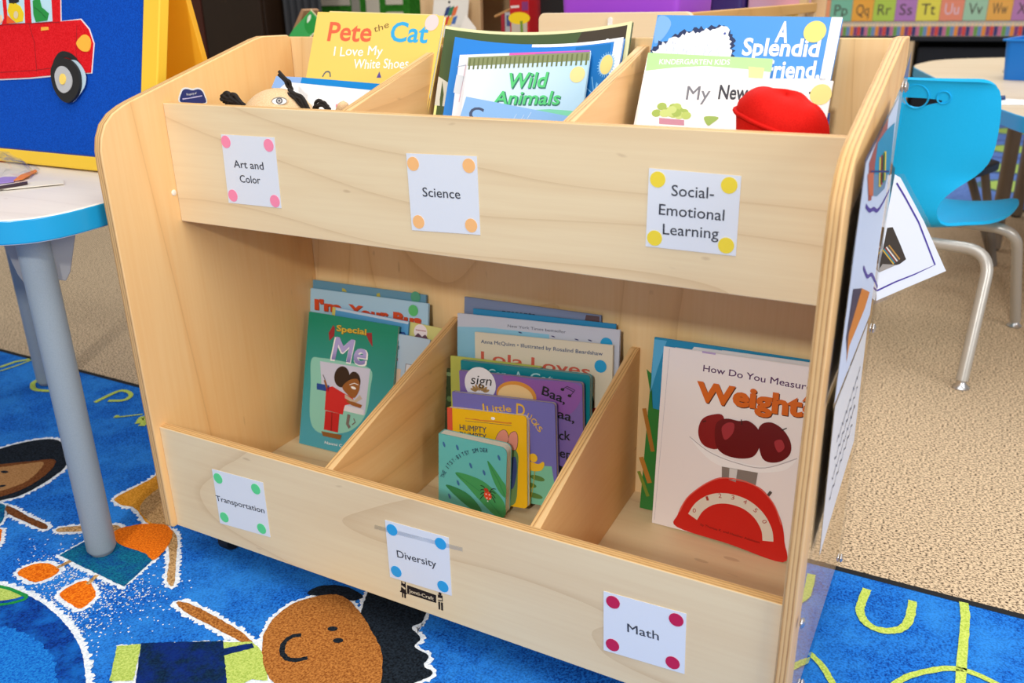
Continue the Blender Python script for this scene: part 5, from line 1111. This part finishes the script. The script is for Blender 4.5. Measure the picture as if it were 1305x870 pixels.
A0 = [bm.verts.new((x, y, .105)) for x, y in a]; B0 = [bm.verts.new((x, y, .105)) for x, y in b]; A1 = [bm.verts.new((x, y, .110)) for x, y in a]; B1 = [bm.verts.new((x, y, .110)) for x, y in b]
n = len(a)
for i in range(n):
    k = (i + 1) % n
    for q4 in ((A0[i], A0[k], A1[k], A1[i]), (B0[k], B0[i], B1[i], B1[k]), (A1[i], A1[k], B1[k], B1[i]), (A0[k], A0[i], B0[i], B0[k])): bm.faces.new(q4)
link('rim', bm, mat('1b80da', .35), tub, smooth=40)
def leaning(name, x0, x1, y0, z0, h, lean, m, label, cat, th=.003, rz=0., art=None, group=None):
    L = R(lean); c, s = math.cos(R(rz)), math.sin(R(rz))
    A = Art(); A.slab([(0, 0), (x1 - x0, 0), (x1 - x0, h), (0, h)], m if not isinstance(m, str) else mat(m, .6), -th, 0)
    if art: art(A, x1 - x0, h)
    return tag(A.done(name, fr=((x0, y0, z0), (c, s, 0), (-s * math.cos(L), c * math.cos(L), -math.sin(L)), (-s * math.sin(L), c * math.sin(L), math.cos(L)))), label, cat, group)
leaning('paper_folder', 1.02, 1.20, 2.46, .5612, .15, 50, 'b8aa94', 'tan paper folder leaning behind the blue tub', 'folder', rz=-20)
flat_piece('paper_sheet', [(1.0091,1.5709),(1.0264,1.6789),(1.0848,1.6626),(1.084,1.5633),(1.0254,1.5439)], 'f0f0f2', 'white paper sheet near the blue edge of the wood topped table', 'paper', .5606, .0008)
flat_piece('marker_pen', [(1.0136,1.6571),(1.0361,1.6909),(1.0382,1.6476),(1.0177,1.6153)], '1f3a6c', 'dark blue marker lying on the white sheet on the wood topped table', 'marker', .5616, .006)
# rug with leaf shapes far behind
r2 = Art(); r2.slab([(-.2, 3.05), (2.6, 3.13), (2.6, 5.75), (-.2, 5.75)], speckle('far_rug_blue', '5a78ba', '6886c8', 60, rough=.95), -.0095, 0, BLACK)
for yy in (3.55, 4.0, 4.6, 5.3):
    for xx in (.55, 1.12, 1.75): r2.ell((xx, yy), .125, .15, mat('4c6a6c', .9), .0004); r2.ell((xx + .01, yy), .100, .125, mat('a6c05c', .9), .0007)
    r2.ribbon([(-.15, yy + .28), (2.5, yy + .33)], .03, mat('3a4a8c', .9), .0004)
tag(r2.done('leaf_rug', fr=((0, 0, .0105), (1, 0, 0), (0, 0, -1), (0, 1, 0))), 'blue rug with green ovals on the floor beyond the wood topped table', 'rug')

# ------------------------------------------------------------------ furniture and things beyond the bookcase
TAN = wood('tan_shelf_laminate', 'z', 'dcbc90', 'd2b083', 'c39e70', seed=21); TANH = wood('tan_shelf_lying', 'x', 'ecd6b2', 'e6cca4', 'd8b88a', seed=31)
# dark wardrobe behind the easel
DK = wood('dark_brown_veneer', 'z', '2a1b10', '23160c', '1a0f08', seed=41)
wr = empty('wardrobe', (-2.3, 2.5, 0), label='dark brown wardrobe with reddish side strip behind the yellow easel', cat='wardrobe')
bm = bmesh.new(); box(bm, -.30, .285, .0, .3, 0, 1.7); link('carcass', bm, DK, wr, bevel=.004)
bm = bmesh.new(); box(bm, -.30, -.095, -.02, -.001, .02, 1.68); link('side_strip', bm, mat('4a1a0c', .5), wr, bevel=.003)
bm = bmesh.new(); box(bm, -.085, .28, -.022, -.001, .02, 1.68); dr = link('door', bm, DK, wr, bevel=.003)
bm = bmesh.new(); tube(bm, bend_pts([(.22, -.022, .95), (.22, -.05, .95), (.22, -.05, 1.1), (.22, -.022, 1.1)], .02), .006, 10); link('handle', bm, STEEL, dr, smooth=50)
bm = bmesh.new()
xs = [-2.02 + .24 * i / 40 for i in range(41)]
pts = [(x, 2.62 + .018 * math.sin(i * .9)) for i, x in enumerate(xs)]
prism(bm, pts + [(x, y + .006) for x, y in pts[::-1]], .02, 1.6, 'z'); tag(link('fabric_curtain', bm, mat('3f4146', .9), smooth=60), 'dark grey hanging curtain right of the dark brown wardrobe', 'curtain')
# green display board with notes
bd = empty('display_board', (-1.95, 3.0, 0), label='green tri-fold display board with white notes in the background', cat='display board')
GRN = speckle('green_board_paper', '2f7a24', '3c8a2e', 60, rough=.8)
bm = bmesh.new(); box(bm, -.36, .40, 0, .012, .45, 1.35); link('centre_panel', bm, GRN, bd, bevel=.002)
for s in (-1, 1):
    bm = bmesh.new(); box(bm, 0, .24, 0, .012, .45, 1.35); p = link('wing_panel', bm, GRN, bd, bevel=.002); p.matrix_basis = Matrix.Translation((-.36 if s < 0 else .40, 0, 0)) @ Matrix.Rotation(R(180 + 25 if s < 0 else -25), 4, 'Z')
bm = bmesh.new(); box(bm, -.375, -.35, -.012, 0, .45, 1.35); link('edge_strip', bm, mat('b8c8a8', .7), bd)
for x0, x1, z0, z1, m in ((-.33, -.23, .62, .785, 'd8d0c0'), (-.32, .04, .785, .86, 'd2cabc'), (-.20, -.10, .66, .745, 'e2dccc'), (.05, .10, .70, .88, 'a8a49a'), (.14, .22, .70, .90, 'dcd4c4'), (.26, .36, .70, .752, 'e0d8c8'), (.26, .36, .785, .88, 'e0d8c8'), (-.05, .02, .69, .76, '5c5a50')):
    bm = bmesh.new(); box(bm, x0, x1, -.004, -.0005, z0, z1); link('pinned_note', bm, mat(m, .8), bd)
bb = bmesh.new(); box(bb, -2.4, -1.3, 2.95, 3.3, 0, .44); tag(link('low_cabinet', bb, TAN, bevel=.004), 'low tan cabinet carrying the green display board', 'cabinet')
# low shelf behind the bookcase that carries the boxes
lw = empty('low_shelf_unit', (-.32, 1.15, 0), label='low tan shelf unit directly behind the bookcase', cat='shelf')
bm = bmesh.new(); box(bm, -.28, .46, -.2, .2, .60, .62); link('shelf_top', bm, TANH, lw, bevel=.002)
for x in (-.28, .44):
    bm = bmesh.new(); box(bm, x, x + .02, -.2, .2, 0, .60); link('side_panel', bm, TAN, lw, bevel=.002)
bm = bmesh.new(); box(bm, -.26, .44, .18, .198, .02, .60); link('back_panel', bm, TAN, lw)
# open cardboard box with a green card standing in it
cb = empty('cardboard_box', (-.54, 1.05, .62), label='open cardboard box behind the left back corner of the bookcase', cat='box')
CARD = mat('a9805c', .85)
bm = bmesh.new(); box(bm, -.05, .07, .0, .003, 0, .105); box(bm, -.05, .07, .117, .12, 0, .105); box(bm, -.05, -.047, .003, .117, 0, .105); box(bm, .067, .07, .003, .117, 0, .105); box(bm, -.047, .067, .003, .117, 0, .003); link('box_body', bm, CARD, cb)
A = Art(); A.slab([(-.0505, .10), (-.03, .10), (.008, .166), (.001, .170)], CARD, -.06, -.002); A.done('box_flap', cb, local=True)
A = Art(); GC = mat('3cae58', .3)
o = [(-0.6063,0.7021),(-0.5666,0.7429),(-0.5025,0.7876),(-0.4677,0.7552),(-0.5223,0.7173)]
A.slab(o, GC, -.0015, 0); A.ribbon([(-0.5036,0.7885),(-0.4677,0.7552),(-0.5138,0.7246)], .0035, mat('f0ecc0', .5), .0004)
A.poly(catmull([(-0.5231,0.7645),(-0.5059,0.7805),(-0.4885,0.7643),(-0.4777,0.7535),(-0.4919,0.7391),(-0.5153,0.7319),(-0.5282,0.7464)], 4), mat('279c40', .25), .0006)
A.poly(catmull([(-0.5191,0.7573),(-0.5146,0.7716),(-0.504,0.7769),(-0.5082,0.7644)], 4), mat('e4f6e0', .3), .0009)
fr = ((0.0000,1.0000,0.0000),(1.0000,0.0000,0.0000),(0.0000,1.0000,0.0000),(0.0000,0.0000,1.0000)); fr = ((fr[0][0], 1.045, fr[0][2]), fr[1], fr[2], fr[3])
tag(A.done('greeting_card', fr=fr), 'square green card with a shiny balloon standing on its corner by the cardboard box', 'card')
tag_box = empty('purple_block', (-.45, 1.12, .62), label='small dark violet block beside the green card', cat='block')
bm = bmesh.new(); box(bm, -.02, .05, -.02, .03, 0, .122); link('block_body', bm, mat('4a3a6c', .6), tag_box, bevel=.003)
# tan cubby shelf with books
cu = empty('cubby_shelf', (-.33, 1.7, 0), label='tall tan cubby shelf with papers and books behind the middle of the bookcase', cat='shelf')
for n_, (x0, x1, y0, y1, z0, z1) in (('front_panel', (-.27, -.072, .0, .018, .02, 1.1)), ('upright_panel', (.09, .108, .0, .34, .02, 1.1)), ('upright_panel', (-.29, -.27, .0, .36, .02, 1.1)), ('back_panel', (-.27, .09, .341, .36, .02, 1.1)), ('shelf_board', (-.072, .09, .019, .34, .69, .708)), ('shelf_board', (-.072, .09, .019, .34, .97, .988)), ('base_board', (-.29, .108, 0, .36, 0, .019)), ('top_board', (-.29, .108, 0, .36, 1.101, 1.12))):
    bm = bmesh.new(); box(bm, x0, x1, y0, y1, z0, z1); link(n_, bm, TAN, cu, bevel=.002)
def chart(A, w, h):
    for k, c in enumerate(('d8402c', 'e8b83c', '3c6cb0', '243c74', '2c7c5c', 'e06c3c')):
        A.poly([(w * (.32 + .11 * (k % 3)), h * (.58 + .15 * (k // 3))), (w * (.44 + .11 * (k % 3)), h * (.61 + .15 * (k // 3))), (w * (.50 + .11 * (k % 3)), h * (.75 + .15 * (k // 3))), (w * (.38 + .11 * (k % 3)), h * (.72 + .15 * (k // 3)))], mat(c, .6), .0004)
    A.ell((w * .45, h * .955), .004, .004, BLACK, .0005)
lw2 = bmesh.new(); box(lw2, -.64, -.24, 1.42, 1.66, 0, .62); tag(link('storage_bench', lw2, TAN, bevel=.003), 'plain tan storage bench in front of the cubby shelf', 'bench')
leaning('color_chart', -.545, -.42, 1.62, .6205, .19, 14, 'e6e2da', 'white sheet with a printed colour block chart against the cubby shelf', 'paper', .0012, art=chart)
for k, (q, l) in enumerate((([(0, 0), (.10, 0), (.115, .10), (.035, .115)], 'white paper sheet lying lowest in the fanned pile before the cubby shelf'), ([(.03, 0), (.14, 0), (.13, .115), (.06, .12)], 'white paper sheet in the middle of the fanned pile before the cubby shelf'), ([(.06, 0), (.19, 0), (.155, .110), (.118, .146)], 'white paper sheet topmost of the fanned pile before the cubby shelf'))):
    A = Art(); A.slab(q, ('d8d4ce', 'e0dcd6', 'e8e4de')[k], 0, .001)
    tag(A.done('paper_sheet', fr=((-.49, 1.57 - .02 * k, .6205), (1, 0, 0), (0, .97, -.24), (0, .24, .97))), l, 'paper', 'fanned paper sheets')
def upbook(x0, x1, y0, z0, h, m, label, extra=None):
    b = empty('storage_book', ((x0 + x1) / 2, y0, z0), label=label, cat='book')
    w = (x1 - x0) / 2
    bm = bmesh.new(); box(bm, -w, -w + .002, 0, .1, 0, h); box(bm, w - .002, w, 0, .1, 0, h); box(bm, -w, w, -.002, 0, 0, h); link('cover', bm, mat(m, .4), b)
    bm = bmesh.new(); box(bm, -w + .0025, w - .0025, .001, .097, .003, h - .003); link('page_block', bm, PAPER, b)
    if extra: extra(b, w, h)
upbook(-.352, -.340, 1.74, .7085, .052, 'b83040', 'small red book in the open cubby behind the fanned papers')
def lab(b, w, h):
    bm = bmesh.new(); box(bm, -w * .55, w * .7, -.0035, -.0022, h * .3, h * .85); link('cover_patch', bm, mat('4c64a4', .5), b)
upbook(-.338, -.312, 1.74, .7085, .056, 'ccd2da', 'pale grey book with a blue patch in the open cubby', lab)
bm = bmesh.new(); tube(bm, [(-.372, 1.735, .7525), (-.326, 1.745, .772)], .004, 8); tube(bm, [(-.326, 1.745, .772), (-.318, 1.747, .7755)], [.004, .001], 8)
tag(link('craft_stick', bm, mat('d8a468', .6), smooth=50), 'light wooden stick leaning on the small red book', 'stick')
# red and yellow picture box by the cubby
rb = empty('picture_box', (-.185, 1.55, 0), label='tall red and yellow storage box right of the cubby shelf', cat='box')
bm = bmesh.new(); box(bm, -.035, .025, 0, .10, 0, .92); link('box_body', bm, mat('b4141c', .45), rb, bevel=.002)
A = Art(); A.ell((-.005, .752), .034, .016, mat('e8c818', .5), .0005); A.poly([(-.03, .66), (.02, .66), (.02, .745), (-.03, .745)], mat('b8b0a4', .5), .0003); A.ribbon([(.002, .66), (.004, .70), (.002, .745)], .008, mat('6a8c2c', .5), .0008); A.poly([(-.033, .70), (-.028, .70), (-.020, .66), (-.033, .66)], mat('e88c3c', .5), .0008); A.ribbon([(-.031, .781), (-.020, .782), (-.004, .783)], .006, mat('d8c8c8', .5), .0008, .0006); A.poly([(.004, .772), (.024, .772), (.024, .795), (.004, .795)], mat('7c2c6c', .5), .0006)
A.done('box_print', rb, local=True)
bm = bmesh.new(); box(bm, -.150, -.05, 1.6, 1.62, 0, 1.0); tag(link('dark_gap_fill', bm, mat('0c0c10', .6), bevel=.002), 'narrow black slab painted for the dark gap between the red box and the purple bin', 'panel')  # black slab stands in for the shade of an open gap
# tan organiser right behind, with bins on it
og = empty('tan_organizer', (.39, .8, 0), label='light tan wooden organizer standing just behind the bookcase', cat='organizer')
bm = bmesh.new(); prism(bm, roundrect(-.144, .150, 0, .778, .012, 5, (0, 0, 1, 1)), 0, .014, 'y'); fp = link('front_panel', bm, TANH, og, bevel=.0015)
bm = bmesh.new(); box(bm, .128, .148, .0145, 1.15, .752, .776); link('side_rail', bm, wood('honey_rail', 'y', 'dca860', 'd09a52', 'be863f', seed=8), og, bevel=.002)
bm = bmesh.new(); box(bm, .130, .146, .0145, 1.13, .0, .45); link('side_panel', bm, TAN, og, bevel=.002)
bm = bmesh.new(); box(bm, -.144, -.130, .0145, .5, 0, .76); link('side_panel', bm, TAN, og, bevel=.002)
bm = bmesh.new(); box(bm, -.1295, .1275, .0145, .5, .735, .75); link('shelf_board', bm, TAN, og, bevel=.002)
bm = bmesh.new(); box(bm, .1285, .1475, 1.131, 1.15, 0, .7515); link('post', bm, TAN, og, bevel=.002)
hk = empty('wall_hook', (.3905, .7995, .758), label='small white adhesive hook on the tan organizer', cat='hook')
bm = bmesh.new(); prism(bm, roundrect(-.0045, .0045, -.012, .012, .004, 5), -.0025, 0, 'y'); link('hook_plate', bm, mat('eceae6', .4), hk, bevel=.0008)
bm = bmesh.new(); tube(bm, bend_pts([(0, -.0025, -.004), (0, -.009, -.008), (0, -.010, .002)], .004), .0018, 8); link('hook', bm, mat('f4f2ee', .4), hk, smooth=50)
def crate(name, x0, x1, y0, y1, z0, z1, m, label, lidm=None):
    b = empty(name, ((x0 + x1) / 2, (y0 + y1) / 2, z0), label=label, cat='bin'); w, d, h = (x1 - x0) / 2, (y1 - y0) / 2, z1 - z0
    bm = bmesh.new(); o0 = roundrect(-w * .95, w * .95, -d * .95, d * .95, .012, 4); o1 = roundrect(-w, w, -d, d, .014, 4); i1 = roundrect(-w + .004, w - .004, -d + .004, d - .004, .012, 4); i0 = roundrect(-w * .95 + .004, w * .95 - .004, -d * .95 + .004, d * .95 - .004, .010, 4)
    rg = [[bm.verts.new((x, y, z)) for x, y in o] for o, z in ((o0, .0005), (o1, h), (i1, h), (i0, .004))]
    for a, c in zip(rg, rg[1:]):
        for i in range(len(a)): bm.faces.new((a[i], a[(i + 1) % len(a)], c[(i + 1) % len(a)], c[i]))
    bm.faces.new(rg[0][::-1]); bm.faces.new(rg[-1]); link('bin_body', bm, mat(m, .4), b, smooth=40)
    bm = bmesh.new(); a = roundrect(-w - .006, w + .006, -d - .006, d + .006, .016, 4); c = roundrect(-w + .003, w - .003, -d + .003, d - .003, .012, 4)
    n = len(a); V4 = [[bm.verts.new((x, y, z)) for x, y in o] for o, z in ((a, h - .012), (a, h + .003), (c, h + .003), (c, h - .012))]
    for q in range(4):
        for i in range(n): bm.faces.new((V4[q][i], V4[q][(i + 1) % n], V4[(q + 1) % 4][(i + 1) % n], V4[(q + 1) % 4][i]))
    link('rim', bm, mat(lidm or m, .4), b, smooth=40)
crate('storage_bin', .268, .505, .84, 1.06, .7505, .90, '9a44d0', 'bright purple plastic bin on the tan organizer')
SHV = empty('rear_bookcase', (.30, 1.95, 0), label='tan bookcase holding yellow folders right behind the organizer rail', cat='bookcase')
for n_, a in (('shelf_board', (-.2, .21, .0, .3, .700, .716)), ('side_panel', (.19, .2085, -.02, .3, 0, .699)), ('side_panel', (-.2, -.182, 0, .3, 0, .699)), ('side_post', (.192, .212, -.02, .02, .7165, .95)), ('back_panel', (-.2, .21, .3005, .315, 0, .95))):
    bm = bmesh.new(); box(bm, *a); link(n_, bm, TAN, SHV, bevel=.002)
for k in range(5):
    bm = bmesh.new(); box(bm, .395 + .004 * k, .478, 1.955 - .003 * k, 2.2, .7168 + .0088 * k, .7168 + .0088 * k + .0082)
    tag(link('paper_folder', bm, mat(('e8cc5c', 'e4c038', 'ecd478', 'e0b02c', 'eebc30')[k], .6), bevel=.001), ('lowest', 'second', 'middle', 'fourth', 'topmost')[k] + ' yellow folder of the flat stack in the tan rear bookcase', 'folder', 'yellow folder stack')
bm = bmesh.new(); box(bm, .325, .39, 1.955, 2.15, .7168, .758); tag(link('teal_box', bm, mat('7cb8b4', .6), bevel=.002), 'pale teal box left of the yellow folder stack', 'box')
crate('storage_bin', .06, .20, 2.0, 2.2, .7168, .93, '8e4c9e', 'plum purple bin at the left of the tan rear bookcase')
crate('storage_bin', .215, .315, 2.0, 2.2, .7168, .93, '33206c', 'dark indigo bin between the plum bin and the teal box')
bm = bmesh.new(); box(bm, .32, .475, 2.05, 2.2, .7618, .93); tag(link('pink_box', bm, mat('d8a0b8', .6), bevel=.003), 'pink box above the yellow folder stack in the tan rear bookcase', 'box')
# long dark shelving with the alphabet strip along its top edge
sv = empty('long_shelf_unit', (1.0, 5.8, 0), label='long black shelf unit under the alphabet strip in the far background', cat='shelf')
DARK = mat('15161b', .6)
for n_, a, m in (('top_board', (-1.6, 2.0, .0, .4, .49, .80), DARK), ('back_panel', (-1.6, 2.0, .38, .4, .0, .489), DARK), ('upright', (-.55, -.52, .0, .37, 0, .489), TAN), ('upright', (.478, .508, .0, .37, 0, .489), TAN), ('upright', (-1.6, -1.57, 0, .37, 0, .489), TAN), ('base_board', (-1.56, 2.0, .02, .37, .0, .03), DARK)):
    bm = bmesh.new(); box(bm, *a); link(n_, bm, m, sv, bevel=.002)
for i, (x0, x1, h) in enumerate(((-1.5, -.58, .44), (-.5, .46, .45), (.53, 1.9, .44))):
    bm = bmesh.new(); box(bm, x0, x1, .06, .36, .0305, h); tag(link('black_crate', bm, mat('101117', .7), sv, bevel=.01), None)
xs = (1015, 1032, 1058, 1086, 1113, 1141, 1168, 1198, 1228, 1258, 1290, 1322)
X_ = [p[0] for p in [(-0.2885,0.6819),(-0.2001,0.6809),(-0.0671,0.6795),(0.0732,0.678),(0.2057,0.6766),(0.3404,0.6751),(0.4676,0.6738),(0.606,0.6723),(0.7415,0.6708),(0.8741,0.6694),(1.0124,0.6679),(1.1477,0.6664)]]
X_ = [X_[0] - .139 * 5 + .139 * k for k in range(5)] + X_ + [X_[-1] + .148 * (k + 1) for k in range(3)]
cols = ('ecb83c', 'b47aa4', '8cc4a4', 'ea9a5c', 'd0d45c', 'b4728c', 'ee9a6c', '7cbc9c', 'f0a83c', 'b4cc4c', 'b47ab4', 'e8d84c', 'ec8c6c', 'a4c8a4', 'f0ac4c', 'bc7cac', 'd8d45c', 'e89a5c', '8cc4b4')
lets = ('Ii', 'Jj', 'Kk', 'Ll', 'Mm', 'Nn', 'Oo', 'Pp', 'Qq', 'Rr', 'Ss', 'Tt', 'Uu', 'Vv', 'Ww', 'Xx', 'Yy', 'Zz', '')
A = Art(); zb, zt = .611, .758
A.slab([(X_[0], zb), (X_[-1], zb), (X_[-1], zt + .004), (X_[0], zt + .004)], mat('8c5a4c', .7), .0015, .003)
for k in range(len(X_) - 1):
    A.poly([(X_[k] + .001, zb + .003), (X_[k + 1] - .001, zb + .003), (X_[k + 1] - .001, zt - .006), (X_[k] + .001, zt - .006)], mat(cols[k], .6), .0034)
    if lets[k]:
        w = X_[k + 1] - X_[k]
        A.text(lets[k], [(X_[k] + w * .2, zb + .040), (X_[k + 1] - w * .2, zb + .040)], .066, mat('e8c4cc' if lets[k] in ('Uu', 'Oo') else '4a3c34', .6), .0038)
tag(A.done('alphabet_strip', fr=((0.0000,5.8000,0.0000),(1.0000,0.0000,0.0000),(0.0000,1.0000,0.0000),(0.0000,0.0000,1.0000))), 'rainbow alphabet letter strip along the far black shelf unit', 'banner')
A = Art(); z0, z1 = .521, .6095
A.slab([(X_[0], z0), (X_[-1], z0), (X_[-1], z1), (X_[0], z1)], mat('c8bca8', .7), .0015, .003)
pal = ('d8443c', 'ec8c34', 'e8c83c', '6c9c44', '3c6c9c', '34346c', '7c3c74', 'e8dcc8', '6c8cb4', '2c2c4c', 'c86c8c', '9c3c4c')
x = X_[0]; k = 0
while x < X_[-1] - .023:
    c = pal[(k * 5 + k // 7) % 12]; w = .0215
    A.poly([(x, z0 + .002), (x + w, z0 + .002), (x + w, z1 - .029), (x, z1 - .029)], mat(c, .6), .0034); A.poly([(x, z1 - .029), (x + w, z1 - .029), (x + w / 2, z1 - .002)], mat('f0cfa0', .6), .0034)
    A.poly([(x + w * .35, z1 - .010), (x + w * .65, z1 - .010), (x + w / 2, z1 - .002)], mat(c, .6), .0037)
    x += w + .001; k += 1
tag(A.done('crayon_border', fr=((0.0000,5.8000,0.0000),(1.0000,0.0000,0.0000),(0.0000,1.0000,0.0000),(0.0000,0.0000,1.0000))), 'border of printed crayons beneath the alphabet strip', 'border')
